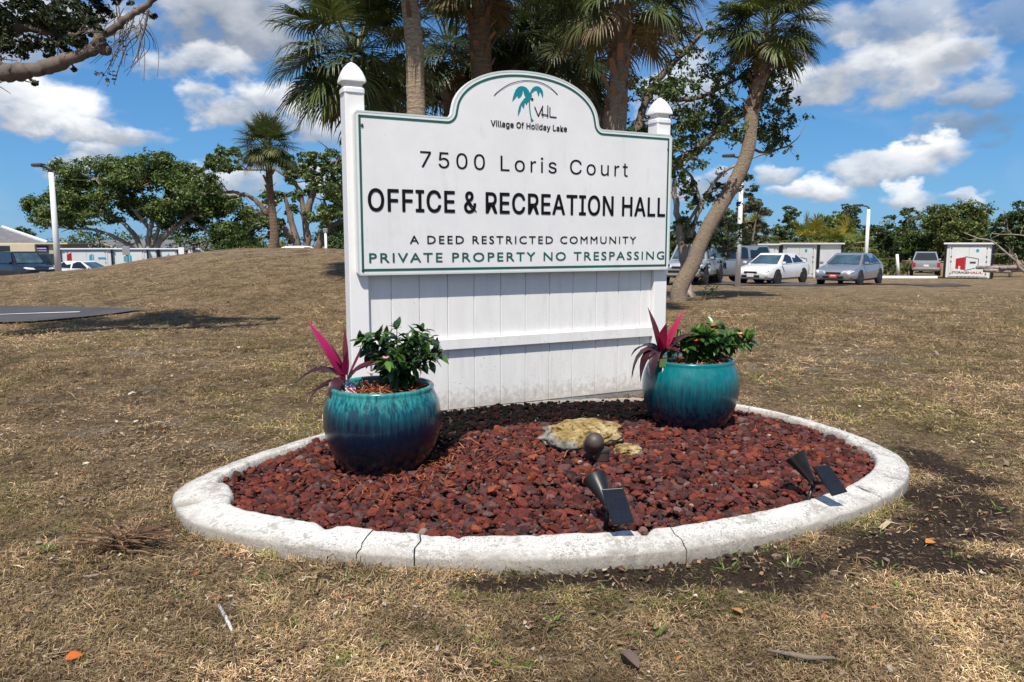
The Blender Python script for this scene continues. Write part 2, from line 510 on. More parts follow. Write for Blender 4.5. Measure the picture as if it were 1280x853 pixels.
def ground_mat():
    b = NB('dry_lawn'); tc = b.n('ShaderNodeTexCoord'); v = tc.outputs['Object']
    big = b.noise(.35, 5, .6, v); med = b.noise(1.7, 6, .65, v); fine = b.noise(18, 8, .74, v); vf = b.noise(70, 5, .75, v); pat = b.noise(.9, 5, .62, b.obj((1, 1.4, 1)))
    straw = b.ramp(fine, [(.34, (.17, .112, .062)), (.50, (.37, .255, .145)), (.62, (.57, .42, .25))])
    dark = b.ramp(fine, [(.38, (.095, .063, .038)), (.62, (.33, .228, .130))])
    olive = b.ramp(fine, [(.38, (.10, .082, .035)), (.62, (.33, .25, .115))])
    c = b.mix(b.ramp(med, [(.42, 0.0), (.62, .70)]), straw, dark)
    c = b.mix(b.ramp(pat, [(.52, 0.0), (.68, .40)]), c, olive)
    c = b.mix(b.ramp(big, [(.50, 0.0), (.68, .6)]), c, b.ramp(fine, [(.38, (.24, .172, .10)), (.62, (.50, .385, .235))]))
    mid = b.noise(5.5, 6, .7, v); c = b.mix(b.ramp(mid, [(.36, .55), (.48, 0.0)]), c, (.12, .082, .050)); c = b.mix(b.ramp(mid, [(.56, 0.0), (.68, .5)]), c, (.46, .36, .235))
    c = b.mix(b.ramp(vf, [(.38, .85), (.5, 0.0)]), c, (.045, .031, .019))
    c = b.mix(b.ramp(vf, [(.56, 0.0), (.66, .7)]), c, (.55, .44, .29))
    # bare sand and dark soil where the attribute says so
    pt = b.noise(3.2, 5, .6, v); c = b.mix(1.0, c, b.ramp(pt, [(.36, 1.3), (.5, 1.08), (.64, .70)]), 'MULTIPLY')
    c = b.mix(1.0, c, (.95, .955, .945), 'MULTIPLY')
    a = b.n('ShaderNodeVertexColor', layer_name='col'); s2 = b.n('ShaderNodeSeparateColor'); b.put(s2.inputs[0], a.outputs[0])
    soil = b.ramp(b.math('ADD', s2.outputs[0], b.math('MULTIPLY', b.math('SUBTRACT', fine, .5), .55)), [(.40, 0.0), (.75, .9)])
    sand = b.ramp(b.math('ADD', s2.outputs[1], b.math('MULTIPLY', b.math('SUBTRACT', fine, .5), .9)), [(.5, 0.0), (.75, .8)])
    c = b.mix(sand, c, b.ramp(vf, [(.3, (.20, .165, .125)), (.7, (.40, .35, .28))]))
    c = b.mix(soil, c, b.ramp(vf, [(.3, (.028, .019, .015)), (.6, (.075, .051, .038)), (.75, (.20, .145, .10))]))
    b.set(col=c, rough=.95, spec=.1)
    b.bump(b.math('ADD', b.math('MULTIPLY', fine, .8), vf), 1.0, .06)
    return b.m


# ------------------------------------------------------------------ the ground
def sstep(a, b, x):
    t = np.clip((x - a) / (b - a), 0, 1); return t * t * (3 - 2 * t)


HA = [(-1.4, 0), (-.98, .12), (-.80, .34), (-.688, .58), (-.548, .89), (-.473, 1.17), (-.366, 1.41), (-.226, 1.46), (-.14, 1.25), (.05, .35), (.14, .0), (2, 0)]


def terr(x, y):
    x = np.asarray(x, float); y = np.asarray(y, float)
    yy = np.clip(y - 7, 0, 60); z = -.0235 * (yy - 3 * (1 - np.exp(-yy / 3)))
    a = x / np.maximum(y, 1)
    amp = np.interp(a, [p[0] for p in HA], [p[1] for p in HA])
    z = z + amp * sstep(10.5, 23.5, y) * (1 - sstep(25.2, 30.5, y))
    z = z - .42 * sstep(25, 30, y) * (1 - sstep(-9, -4, x))
    return z


def T(x, y): return float(terr(x, y))


def ground_hit(px, py):
    d = ray(px, py); t = 1.0
    while t < 400:
        if CAM_H + d.z * t <= T(d.x * t, d.y * t): break
        t += .02 + t * .001
    return Vector((d.x * t, d.y * t, T(d.x * t, d.y * t)))


BED = [(-1.62, 3.45), (-1.48, 3.25), (-1.35, 3.16), (-1.17, 3.07), (-.94, 2.97), (-.65, 2.89), (-.38, 2.84), (0, 2.82), (.32, 2.85), (.73, 2.93), (1.19, 3.12), (1.68, 3.41), (2.01, 3.72), (2.22, 4.05), (2.28, 4.4), (2.21, 4.8), (2.05, 5.23), (1.78, 5.62), (1.4, 5.95), (.9, 6.1), (.3, 6.0), (-.3, 5.78), (-.8, 5.4), (-1.22, 4.82), (-1.43, 4.5), (-1.6, 4.14), (-1.7, 3.82), (-1.7, 3.62)]


def closed_spline(P, n):
    P = np.array(P, float); m = len(P); out = []
    for i in range(m):
        p0, p1, p2, p3 = P[i - 1], P[i], P[(i + 1) % m], P[(i + 2) % m]
        for k in range(12):
            t = k / 12
            out.append(.5 * (2 * p1 + (p2 - p0) * t + (2 * p0 - 5 * p1 + 4 * p2 - p3) * t * t + (3 * p1 - p0 - 3 * p2 + p3) * t ** 3))
    out = np.array(out)
    for _ in range(10): out = .25 * np.roll(out, 1, 0) + .5 * out + .25 * np.roll(out, -1, 0)
    L = np.r_[0, np.cumsum(np.linalg.norm(np.roll(out, -1, 0) - out, axis=1))]
    q = np.vstack([out, out[:1]]); s = np.linspace(0, L[-1], n, endpoint=False)
    return np.c_[np.interp(s, L, q[:, 0]), np.interp(s, L, q[:, 1])]


RING = closed_spline(BED, 480)
_t = np.roll(RING, -1, 0) - np.roll(RING, 1, 0); _t /= np.linalg.norm(_t, axis=1)[:, None]
RIN = np.c_[-_t[:, 1], _t[:, 0]]                            # inward normal
if ((RING + RIN * .1 - RING.mean(0)) ** 2).sum() > ((RING - RIN * .1 - RING.mean(0)) ** 2).sum(): RIN = -RIN


def inside(P, poly):
    P = np.asarray(P); x, y = P[:, 0], P[:, 1]; res = np.zeros(len(P), bool); n = len(poly); j = n - 1
    for i in range(n):
        xi, yi = poly[i]; xj, yj = poly[j]
        c = ((yi > y) != (yj > y)) & (x < (xj - xi) * (y - yi) / (yj - yi + 1e-12) + xi)
        res ^= c; j = i
    return res


def edge_dist(P, ring):
    P = np.asarray(P); out = np.full(len(P), 9.0)
    for k in range(0, len(P), 20000):
        q = P[k:k + 20000]
        out[k:k + 20000] = np.sqrt(((q[:, None, :] - ring[None, ::4, :]) ** 2).sum(2).min(1))
    return out


SOIL = [(.55, 2.76, .42, .16), (1.05, 2.84, .40, .22), (1.62, 3.05, .36, .26), (2.25, 3.62, .34, .30), (2.05, 3.3, .35, .22), (2.5, 4.05, .26, .34), (.05, 2.74, .30, .08), (2.48, 4.5, .2, .3), (1.75, 2.9, .4, .14)]
SAND = [(-.55, 2.55, .25, .10), (-.9, 2.62, .3, .10), (-2.0, 4.3, .5, .18), (-2.9, 5.2, .5, .2), (.3, 2.25, .2, .07), (1.0, 2.2, .2, .06), (-1.75, 4.75, .3, .14), (-3.6, 6.6, .8, .3), (3.6, 8, 1.3, .35), (-4.2, 9, 1.2, .35), (-8.5, 21.5, 2.5, .8), (-6, 22, 2, .7), (-10, 20, 1.5, .5)]


def blob_mask(x, y, L):
    m = np.zeros_like(x)
    for cx, cy, a, b in L: m = np.maximum(m, np.clip(1.25 - ((x - cx) / a) ** 2 - ((y - cy) / b) ** 2, 0, 1))
    return m


def build_ground():
    def ax(*segs):
        o = []
        for a, b, st in segs: o += list(np.arange(a, b, st))
        return np.array(o)
    xs = ax((-700, -100, 60), (-100, -30, 7), (-30, -6, .8), (-6, -3, .15), (-3, 3.6, .05), (3.6, 6, .15), (6, 30, .8), (30, 100, 7), (100, 701, 60))
    ys = ax((-60, -4, 8), (-4, 1.4, .6), (1.4, 6.6, .05), (6.6, 10, .16), (10, 40, .4), (40, 90, 2.5), (90, 260, 12), (260, 1500, 80))
    X, Y = np.meshgrid(xs, ys); x = X.ravel(); y = Y.ravel()
    z = terr(x, y)
    P = np.c_[x, y, np.zeros_like(x)]
    near = 1 - sstep(9, 16, y)
    z = z + (fbm(P, .9, 3) - .5) * .05 * near * sstep(0.02, .5, np.where((np.abs(x) < 4) & (y < 7), edge_dist(np.c_[x, y], RING), 1)) + (fbm(P, .25, 3) - .5) * .22 * sstep(12, 18, y) * (1 - sstep(60, 80, y))
    ins = inside(np.c_[x, y], RING); z = np.where(ins, z * 0 - .02, z)
    wx = (fbm(P + 5, 1.6, 4) - .5) * .9; wy = (fbm(P + 45, 1.6, 4) - .5) * .9
    soil = blob_mask(x + wx * .33, y + wy * .33, SOIL) * np.clip((fbm(P + 9, 2.6, 4) - .30) * 4, 0, 1); sand = blob_mask(x + wx * (1 + y * .12), y + wy * (1 + y * .12), SAND) * np.clip((fbm(P + 3, 2.2, 4) - .40) * 5, 0, 1)
    cols = np.c_[soil, sand, np.zeros_like(x)]
    nx, ny = len(xs), len(ys)
    i = np.arange(nx - 1)[None, :] + (np.arange(ny - 1) * nx)[:, None]; i = i.ravel()
    F = np.c_[i, i + 1, i + nx + 1, i + nx]
    link('ground', npmesh('ground', np.c_[x, y, z], F, cols, smooth=True), ground_mat(), kind='structure')


build_ground()


def gz(x, y):
    """ground incl. the roughness used in build_ground away from the bed"""
    P = np.array([[x, y, 0.0]])
    r = (fbm(P, .9, 3)[0] - .5) * .05 * (1 - float(sstep(9, 16, y))) + (fbm(P, .25, 3)[0] - .5) * .22 * float(sstep(12, 18, y)) * (1 - float(sstep(60, 80, y)))
    return T(x, y) + r


def sheet(name, poly, mat, lift, step=.4, **kw):
    """a flat strip that follows the terrain: poly is a 4-corner outline (a, b, c, d) on the plan"""
    a, b, c, d = [np.array(p, float)[:2] for p in poly]
    nu = max(2, int(np.linalg.norm(b - a) / step)); nv = max(2, int(np.linalg.norm(d - a) / step))
    V = []
    for j in range(nv + 1):
        for i in range(nu + 1):
            u, v = i / nu, j / nv
            p = (a * (1 - u) + b * u) * (1 - v) + (d * (1 - u) + c * u) * v
            V.append((p[0], p[1], gz(p[0], p[1]) + lift))
    F = [(j * (nu + 1) + i, j * (nu + 1) + i + 1, (j + 1) * (nu + 1) + i + 1, (j + 1) * (nu + 1) + i) for j in range(nv) for i in range(nu)]
    return link(name, npmesh(name, V, F, smooth=True), mat, **kw)


# asphalt drive end on the left, car park on the right and behind the mound
h = [ground_hit(-160, 409), ground_hit(40, 404), ground_hit(182, 389), ground_hit(-160, 381)]
sheet('drive', [h[0], h[1], h[2], h[3]], M['asphalt'], .035, .3, kind='structure')
pa, pb = ground_hit(-20, 396), ground_hit(100, 392.5)
dv = (pb - pa).normalized(); nv_ = Vector((-dv.y, dv.x, 0)) * .03
sheet('drive_marking', [pa - nv_, pb - nv_, pb + nv_, pa + nv_], M['paint'], .042, .3, kind='structure')
sheet('car_park_road', [(3.0, 32.2), (20.0, 32.2), (21.0, 35.6), (3.0, 36.8)], M['asphalt'], .03, .5, kind='structure')
sheet('parking_lot', [(-60, 34), (-9, 34), (-9, 74), (-60, 74)], M['asphalt'], .03, 1.0, kind='structure')
sheet('road_marking', [(13.6, 34.1), (14.9, 34.5), (14.8, 34.62), (13.5, 34.22)], M['paint'], .045, .3, kind='structure')

# ------------------------------------------------------------------ the planting bed
def build_curb():
    root = empty('concrete_curb', (0.3, 4.4, 0), label='white painted concrete curb ringing the red lava rock bed', cat='curb')
    n = len(RING)
    prof = [(0.0, -.05), (-.004, .0), (-.001, .052), (.005, .060), (.02, .065), (.06, .074), (.10, .084), (.145, .093), (.160, .091), (.168, .08), (.176, .02), (.178, -.03)]

    def near(px, py, z=.07):
        p = onz(px, py, z); return int(np.argmin(((RING - np.array([p.x, p.y])) ** 2).sum(1)))
    cuts = sorted([near(441, 690), near(515, 692), near(868, 685), near(1110, 622), near(222, 612), near(390, 538), near(960, 507)])
    mat = curb_mat()
    for ci, c0 in enumerate(cuts):
        c1 = cuts[(ci + 1) % len(cuts)]
        if c1 <= c0: c1 += n
        V = []; m = len(prof); idx = list(range(c0, c1 + 1)); dz = random.uniform(-.006, .006); dr = random.uniform(-.006, .006); tilt = random.uniform(-.02, .02)
        for q, i in enumerate(idx):
            k = i % n; p = RING[k].copy(); t = _t[k]
            if q == 0: p = p + t * .0024
            if q == len(idx) - 1: p = p - t * .0024
            w = 1.0
            lf = math.exp(-((p[0] + 1.62) ** 2 + (p[1] - 3.45) ** 2) / .06); w = 1 + .55 * lf   # wider where the left corner turns
            if p[1] > 4.6: w *= .82
            for r_, z_ in prof:
                wob = 0 if r_ < .03 else 1
                jag = 0
                if q in (0, len(idx) - 1): jag = .007 * math.sin(r_ * 60 + (ci if q == 0 else (ci + 1) % len(cuts)) * 2)
                V.append((p[0] + RIN[k][0] * (r_ * w + dr) + t[0] * jag, p[1] + RIN[k][1] * (r_ * w + dr) + t[1] * jag, z_ + (dz + tilt * (r_ - .09) if z_ > 0 else 0)))
        V = np.array(V)
        dn = fbm(V, 6, 4) - .5; top = V[:, 2] > .01
        V[:, 2] += np.where(top, dn * .014, 0)
        back = sstep(5.15, 5.5, V[:, 1] - .42 * (V[:, 0] + .3) * (V[:, 0] > -1)) * (V[:, 0] < 1.5) * (V[:, 0] > -1.3); V[:, 2] -= np.where(top, back * .05, 0)
        fn = fbm(V, 30, 3) - .5
        for col_, amp in ((0, .010), (1, .010)): V[:, col_] += fn * amp
        V[:, 2] += np.where(top, fn * .008, 0)
        chip = fbm(V + 13, 9, 3); V[:, 2] -= np.where((chip > .62) & top, (chip - .62) * .20, 0)
        # the broken hollow at the left corner
        dd = np.sqrt((V[:, 0] + 1.56) ** 2 + (V[:, 1] - 3.46) ** 2); V[:, 2] -= np.where(top & (dd < .06), .03 * (1 - dd / .06) + .012, 0)
        F = []
        L = len(idx)
        for q in range(L - 1):
            for j in range(m - 1): F.append((q * m + j, q * m + j + 1, (q + 1) * m + j + 1, (q + 1) * m + j))
        F.append(tuple(range(m))[::-1]); F.append(tuple((L - 1) * m + j for j in range(m)))
        me = npmesh('curb_section', V - np.array([.3, 4.4, 0]), F, smooth=True)
        bm = bmesh.new(); bm.from_mesh(me); bmesh.ops.recalc_face_normals(bm, faces=bm.faces)
        for e in bm.edges:
            if len(e.link_faces) == 2 and e.calc_face_angle(0) > .9: e.smooth = False
        bm.to_mesh(me); bm.free()
        o = link('curb_section', me, mat, root)


build_curb()
INNER = RING + RIN * .165


def bed_z(x, y):
    x = np.asarray(x, float); y = np.asarray(y, float)
    e = ((x - .3) / 1.85) ** 2 + ((y - 4.4) / 1.5) ** 2
    return .045 + .05 * np.clip(1 - e, 0, 1)


def build_bed_soil():
    c = INNER.mean(0); V = [(c[0], c[1], float(bed_z(*c)) - .03)]
    rings = 14; n = 120; P = INNER[::4]
    for k in range(1, rings + 1):
        for p in P:
            q = c + (p - c) * k / rings * (1.02 if k == rings else 1); V.append((q[0], q[1], float(bed_z(*q)) - .03))
    F = [(0, 1 + i, 1 + (i + 1) % n) for i in range(n)]
    for k in range(rings - 1):
        for i in range(n):
            a = 1 + k * n; F.append((a + i, a + n + i, a + n + (i + 1) % n, a + (i + 1) % n))
    link('bed_soil', npmesh('bed_soil', V, F, smooth=True), pm('bed_soil', (.035, .02, .016), .95, .4, 20, .5, 70), kind='structure')


build_bed_soil()


def ico(sub):
    bm = bmesh.new(); bmesh.ops.create_icosphere(bm, subdivisions=sub, radius=1)
    V = np.array([v.co[:] for v in bm.verts]); F = np.array([[v.index for v in f.verts] for f in bm.faces]); bm.free()
    return V, F


def stones(name, pts, size, cols, zs, flat=(.42, .75), **kw):
    Vb, Fb = ico(2); VV = []; FF = []; CC = []
    bases = []
    for k in range(9):
        v = Vb * (1 + (fbm(Vb + k * 7.3, 1.4, 3) - .5)[:, None] * 1.25)
        for j in range(4):                                 # a few flat breaks
            d = rng.normal(size=3); d /= np.linalg.norm(d); h_ = rng.uniform(.45, .8); s_ = v @ d
            v = v - np.outer(np.maximum(0, s_ - h_), d)
        bases.append(v)
    for i, (p, s_) in enumerate(zip(pts, size)):
        v = bases[i % 9].copy() * np.array([1, rng.uniform(.6, .95), rng.uniform(*flat)])
        a, b = rng.uniform(0, 6.28), rng.normal(0, .45)
        ca, sa, cb, sb = math.cos(a), math.sin(a), math.cos(b), math.sin(b)
        Rm = np.array([[ca, -sa, 0], [sa, ca, 0], [0, 0, 1]]) @ np.array([[1, 0, 0], [0, cb, -sb], [0, sb, cb]])
        v = v @ Rm.T * s_ + np.array([p[0], p[1], zs[i]])
        VV.append(v); FF.append(Fb + i * len(Vb)); CC.append(np.repeat(cols[i][None], len(Vb), 0))
    return link(name, npmesh(name, np.vstack(VV), np.vstack(FF), np.vstack(CC)), M['rock'], **kw)


POTL, POTR = (-.715, 4.03), (1.21, 4.97)
SHADE = [onz(p[0], p[1], .07) for p in [(530, 500), (700, 488), (830, 478), (835, 525), (800, 532), (745, 531), (690, 534), (640, 537), (590, 546), (565, 560), (535, 590), (520, 590)]]  # outline of the shade painted into the gravel before the sign
SHADE = [(p.x, p.y) for p in SHADE]


def build_lava():
    P = rng.uniform((-1.8, 2.8), (2.3, 6.2), (25000, 2)); P = P[inside(P, INNER)]
    P = P[edge_dist(P, INNER) > .012]
    for c in (POTL, POTR): P = P[((P - np.array(c)) ** 2).sum(1) > .17 ** 2]
    shaded = inside(P + rng.normal(0, .02, P.shape), SHADE)
    n = len(P)
    size = np.clip(rng.lognormal(-4.02, .42, n), .008, .040)
    z = bed_z(P[:, 0], P[:, 1]) + rng.uniform(-.012, .012, n)
    pal = np.array([(.080, .021, .018), (.052, .018, .018), (.092, .025, .021), (.135, .038, .022), (.060, .030, .032), (.034, .017, .018), (.095, .060, .060), (.20, .16, .15), (.105, .028, .02)])
    c = pal[rng.choice(len(pal), n, p=[.22, .19, .15, .06, .14, .12, .055, .005, .06])] * rng.uniform(.95, 1.95, (n, 1)) * np.array([1.04, 1.0, .88])
    stones('lava_rocks', P[~shaded], size[~shaded], c[~shaded], z[~shaded], kind='stuff', label='red lava rocks filling the curbed bed', cat='gravel')
    cb = np.array((.0042, .0035, .0035)) * rng.uniform(.3, 1.6, (n, 1)); rd = rng.random(n) < .35; cb[rd] = np.array((.022, .0065, .0055)) * rng.uniform(.5, 1.3, (rd.sum(), 1)); cb[rng.random(n) < .006] = (.3, .27, .22)  # stone colours blackened to stand in for the sign's shade
    stones('shade_gravel', P[shaded], size[shaded] * .8, cb[shaded], z[shaded] - .02, kind='stuff', label='lava gravel coloured near black as shade at the foot of the white sign', cat='gravel')


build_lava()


def strips(name, P, L, W, cols, mat, zjit=.02, up=.25, parent=None, **kw):
    """loose fibres: one folded quad each"""
    n = len(P); a = rng.uniform(0, 6.283, n); el = np.abs(rng.normal(0, up, n))
    d = np.c_[np.cos(a) * np.cos(el), np.sin(a) * np.cos(el), np.sin(el)]
    s_ = np.c_[-np.sin(a), np.cos(a), rng.normal(0, .5, n)]; s_ /= np.linalg.norm(s_, axis=1)[:, None]
    P = P + np.c_[np.zeros(n), np.zeros(n), rng.uniform(0, zjit, n)]
    L = L[:, None]; W = W[:, None]; bend = np.c_[np.zeros(n), np.zeros(n), rng.normal(0, .12, n)] * L + s_ * rng.normal(0, .12, (n, 1)) * L
    V = np.stack([P - s_ * W / 2, P + s_ * W / 2, P + d * L * .55 + s_ * W * .5 + bend, P + d * L * .55 - s_ * W * .5 + bend, P + d * L], 1)
    b = np.arange(n)[:, None] * 5
    F = [tuple(x) for x in np.c_[b, b + 1, b + 2, b + 3]] + [tuple(x) for x in np.c_[b + 3, b + 2, b + 4]]
    return link(name, npmesh(name, V.reshape(-1, 3), F, np.repeat(cols, 5, 0)), mat, parent, **kw)


def build_shreds():
    c = [onz(600, 575, .09), onz(540, 590, .09), onz(500, 605, .09), onz(650, 570, .09), onz(470, 620, .09)]
    P = []
    for q, m, s_ in zip(c, (70, 95, 70, 40, 30), (.16, .17, .18, .2, .15)): P.append(np.c_[rng.normal(q.x, s_, m), rng.normal(q.y, s_ * .6, m)])
    P = np.vstack(P); P = P[inside(P, INNER)]; n = len(P)
    pal = np.array([(.28, .08, .035), (.20, .055, .025), (.30, .12, .06), (.14, .045, .025)])
    strips('mulch_shreds', np.c_[P, bed_z(P[:, 0], P[:, 1]) + .012], rng.uniform(.03, .11, n), rng.uniform(.003, .008, n), pal[rng.choice(4, n)], M['shred'], .02, kind='stuff', label='orange wood mulch shreds spilled on the lava rock', cat='mulch')


build_shreds()

# ------------------------------------------------------------------ the sign
S0 = Vector((-1.0658, 5.15, 0)); STH = .458; SW = 2.672
SDIR = Vector((math.cos(STH), math.sin(STH), 0)); SNOR = Vector((math.sin(STH), -math.cos(STH), 0))


def on_sign(px, py, n=0.0):
    d = ray(px, py); o = Vector((0, 0, CAM_H)); q = S0 + SNOR * n
    t = (q - o).dot(SNOR) / d.dot(SNOR); p = o + d * t
    return ((p - S0).dot(SDIR), p.z)


def sloc(s, n, z): return Vector((s, -n, z))               # sign-local: x along, y back, z up


def ribbon_outline(pts, off):
    """offset a closed 2-d outline inwards by off"""
    n = len(pts); P = [Vector((p[0], p[1])) for p in pts]
    area = sum(P[i].x * P[(i + 1) % n].y - P[(i + 1) % n].x * P[i].y for i in range(n))
    sg = 1 if area > 0 else -1; out = []
    for i in range(n):
        a, b, c = P[i - 1], P[i], P[(i + 1) % n]
        d1 = (b - a).normalized(); d2 = (c - b).normalized()
        n1 = Vector((-d1.y, d1.x)) * sg; n2 = Vector((-d2.y, d2.x)) * sg
        m = (n1 + n2); m = m / max(.35, m.dot(n1) if m.length else 1) if m.length > 1e-6 else n1
        out.append(b + m * off)
    return out


def text_part(name, txt, s0, s1, z0, z1, mat, root, n=.003, bold=0.0, space=1.0, font=0, thick=0, **kw):
    """z0 baseline, z1 cap height; fitted to s0..s1"""
    cu = bpy.data.curves.new('t', 'FONT'); cu.font = FONTS[font]; cu.body = txt; cu.offset = bold; cu.space_character = space; cu.resolution_u = 3
    to = bpy.data.objects.new('t', cu); COL.objects.link(to)
    me = bpy.data.meshes.new_from_object(to.evaluated_get(bpy.context.evaluated_depsgraph_get()))
    bpy.data.objects.remove(to); bpy.data.curves.remove(cu)
    V = np.array([v.co[:] for v in me.vertices])
    x0, x1 = V[:, 0].min(), V[:, 0].max()
    hcap = CAPH[font]
    sx_ = (s1 - s0) / (x1 - x0); sz = (z1 - z0) / hcap
    for v in me.vertices:
        x, y, _ = v.co; v.co = (s0 + (x - x0) * sx_, -n, z0 + y * sz)
    me.name = name
    if thick:
        V = np.array([v.co[:] for v in me.vertices]); F = [tuple(p.vertices) for p in me.polygons]; VV = []; FF = []
        for k in range(8):
            a = k * math.pi / 4; o_ = len(V) * k; VV.append(V + np.array([math.cos(a) * thick, -.00012 * k, math.sin(a) * thick * .8])); FF += [tuple(i + o_ for i in f) for f in F]
        bpy.data.meshes.remove(me); me = npmesh(name, np.vstack(VV), FF)
    return link(name, me, mat, root, **kw)


def cap_height(f):
    cu = bpy.data.curves.new('t', 'FONT'); cu.font = f; cu.body = 'H'; to = bpy.data.objects.new('t', cu); COL.objects.link(to)
    me = bpy.data.meshes.new_from_object(to.evaluated_get(bpy.context.evaluated_depsgraph_get()))
    h_ = max(v.co.y for v in me.vertices); bpy.data.objects.remove(to); return h_


_c0 = bpy.data.curves.new('t', 'FONT'); FONTS = [_c0.font, _c0.font]
try:                                                        # a plain grotesque that ships with Blender itself
    FONTS[1] = bpy.data.fonts.load(bpy.utils.system_resource('DATAFILES', path='fonts') + '/Inter.woff2')
except Exception:
    pass
CAPH = [cap_height(f) for f in FONTS]


def build_sign():
    root = empty('community_sign', S0, STH, label='large white post-mounted office and recreation hall sign with arched top', cat='sign')
    wv = M['white_vinyl']; bmat = board_mat(); pmat = panel_mat()
    zb = (on_sign(448, 344)[1] + on_sign(840, 338)[1]) / 2; zt = (on_sign(445, 137)[1] + on_sign(840, 169)[1]) / 2
    Z = lambda x, y: on_sign(420 + x / 2.909, 70 + y / 2.909)
    # arch traced from the crown's own curve, symmetrised about its middle
    sl_, sr_ = Z(402, 226)[0], Z(972, 262)[0]; sm = (sl_ + sr_) / 2; hw = (sr_ - sl_) / 2; rise = Z(668, 52)[1] - zt
    arch = []
    for k in range(7):                                      # little concave fillet at the foot
        a = k / 6 * math.pi / 2; f = .045
        arch.append((sm + hw - f * math.sin(a) * .9, zt + f - f * math.cos(a)))
    ex = hw - .045
    for k in range(1, 40):
        a = math.pi * k / 40
        if .10 < a < math.pi - .10: arch.append((sm + ex * math.copysign(abs(math.cos(a)) ** .92, math.cos(a)), zt + .045 + (rise - .045) * math.sin(a) ** 1.0))
    for k in range(6, -1, -1):
        a = k / 6 * math.pi / 2; f = .045
        arch.append((sm - hw + f * math.sin(a) * .9, zt + f - f * math.cos(a)))
    cr = .02
    out = [(cr, zb), (SW - cr, zb), (SW, zb + cr), (SW, zt - cr), (SW - cr, zt)] + arch + [(cr, zt), (0, zt - cr), (0, zb + cr)]
    m = MB(); m.prism([sloc(s, 0, z) for s, z in out], (0, .045, 0))
    pan = m.build('sign_panel', pmat, root, bevel=.004)

    def loop(o1, o2, n, name, mat):
        A = ribbon_outline(out, o1); B = ribbon_outline(out, o2); k = len(out)
        mb = MB(); mb.add([sloc(p.x, n, p.y) for p in A] + [sloc(p.x, n, p.y) for p in B], [(i, (i + 1) % k, k + (i + 1) % k, k + i) for i in range(k)])
        return mb.build(name, mat, pan, fix=False)
    loop(.030, .046, .0025, 'green_border', M['green_ink'])
    loop(.001, .013, .0015, 'edge_trim', M['pale_green'])
    # lettering
    a = Z(563, 258); b = Z(840, 258)

    def row(txt, xl, yb_l, yt_l, xr, mat, **kw):
        s0, z0 = Z(xl, yb_l); s1 = Z(xr, yb_l)[0]; z1 = Z(xl, yt_l)[1]
        text_part('lettering', txt, s0, s1, z0, z1, mat, pan, **kw)
    row('Village Of Holiday Lake', 563, 255, 234, 839, M['ink'], space=1.05, font=1, thick=.0016)
    row('7500 Loris Court', 306, 404, 346, 1061, M['ink'], space=1.22, font=1)
    row('OFFICE & RECREATION HALL', 118, 563, 483, 1195, M['ink'], space=1.06, font=1, thick=.0042)
    row('A DEED RESTRICTED COMMUNITY', 268, 683, 654, 1090, M['ink'], space=1.28, thick=.0006)
    row('PRIVATE PROPERTY NO TRESPASSING', 121, 752, 718, 1192, M['green_ink'], space=1.25, thick=.0010)
    # emblem
    q = lambda x, y: on_sign(600 + x / 9.475, 85 + y / 9.475)

    def flat(pts, name, mat, n=.003):
        pp = [q(*p) for p in pts]; tri = geometry.tessellate_polygon([[Vector((s, z, 0)) for s, z in pp]])
        mb = MB(); mb.add([sloc(s, n, z) for s, z in pp], [tuple(t) for t in tri]); return mb

    palm = [(588, 300), (572, 262), (545, 233), (512, 219), (480, 217), (450, 228), (420, 262), (400, 310), (388, 352), (380, 398), (402, 375), (425, 348), (440, 325), (447, 361), (466, 352), (484, 338), (500, 308), (507, 258), (516, 296), (528, 332), (548, 345), (525, 360), (505, 385), (476, 425), (458, 470), (449, 515), (445, 572), (460, 545), (478, 505), (490, 440), (502, 462), (516, 482), (524, 440), (530, 408), (540, 424), (549, 440), (562, 412), (576, 395), (577, 450), (585, 525), (596, 585), (602, 642), (636, 626), (612, 600), (600, 540), (592, 465), (590, 392), (604, 350), (614, 330), (606, 305), (622, 287), (645, 270), (668, 264), (680, 300), (693, 342), (700, 310), (706, 280), (722, 305), (740, 360), (747, 318), (742, 275), (722, 242), (695, 222), (665, 217), (635, 228), (608, 256)]
    flat(palm, 'palm_emblem', M['teal_ink']).build('palm_emblem', M['teal_ink'], pan, fix=False)
    mb = MB()

    def stroke(pts, w, n=.0032):
        pp = [Vector(q(*p)) for p in pts]
        for i in range(len(pp) - 1):
            d = (pp[i + 1] - pp[i]).normalized(); e = Vector((-d.y, d.x)) * w
            A, B = pp[i] - d * w * .4, pp[i + 1] + d * w * .4; o_ = .0003 * (len(mb.F) % 7)
            mb.poly([sloc(*((A - e).x, n + o_, (A - e).y)), sloc((B - e).x, n + o_, (B - e).y), sloc((B + e).x, n + o_, (B + e).y), sloc((A + e).x, n + o_, (A + e).y)])
    stroke([(165, 328), (205, 288), (250, 254), (300, 220), (350, 194), (400, 176), (450, 163), (500, 155), (550, 153), (600, 155), (650, 160), (700, 172), (750, 190), (800, 216), (840, 244), (880, 280), (916, 318)], .0028)
    for sgm in ([(645, 462), (688, 572), (742, 452)], [(735, 470), (741, 582)], [(722, 548), (805, 566)], [(800, 448), (798, 586)], [(826, 470), (826, 580), (902, 588)]): stroke(sgm, .0042)
    mb.build('emblem_lines', M['ink'], pan, fix=False)
    cc = [(615 + 15 * math.cos(t), 372 + 15 * math.sin(t)) for t in np.linspace(0, 6.283, 14)[:-1]]
    flat(cc, 'emblem_dot', M['ink'], .0045).build('emblem_dot', M['ink'], pan, fix=False)
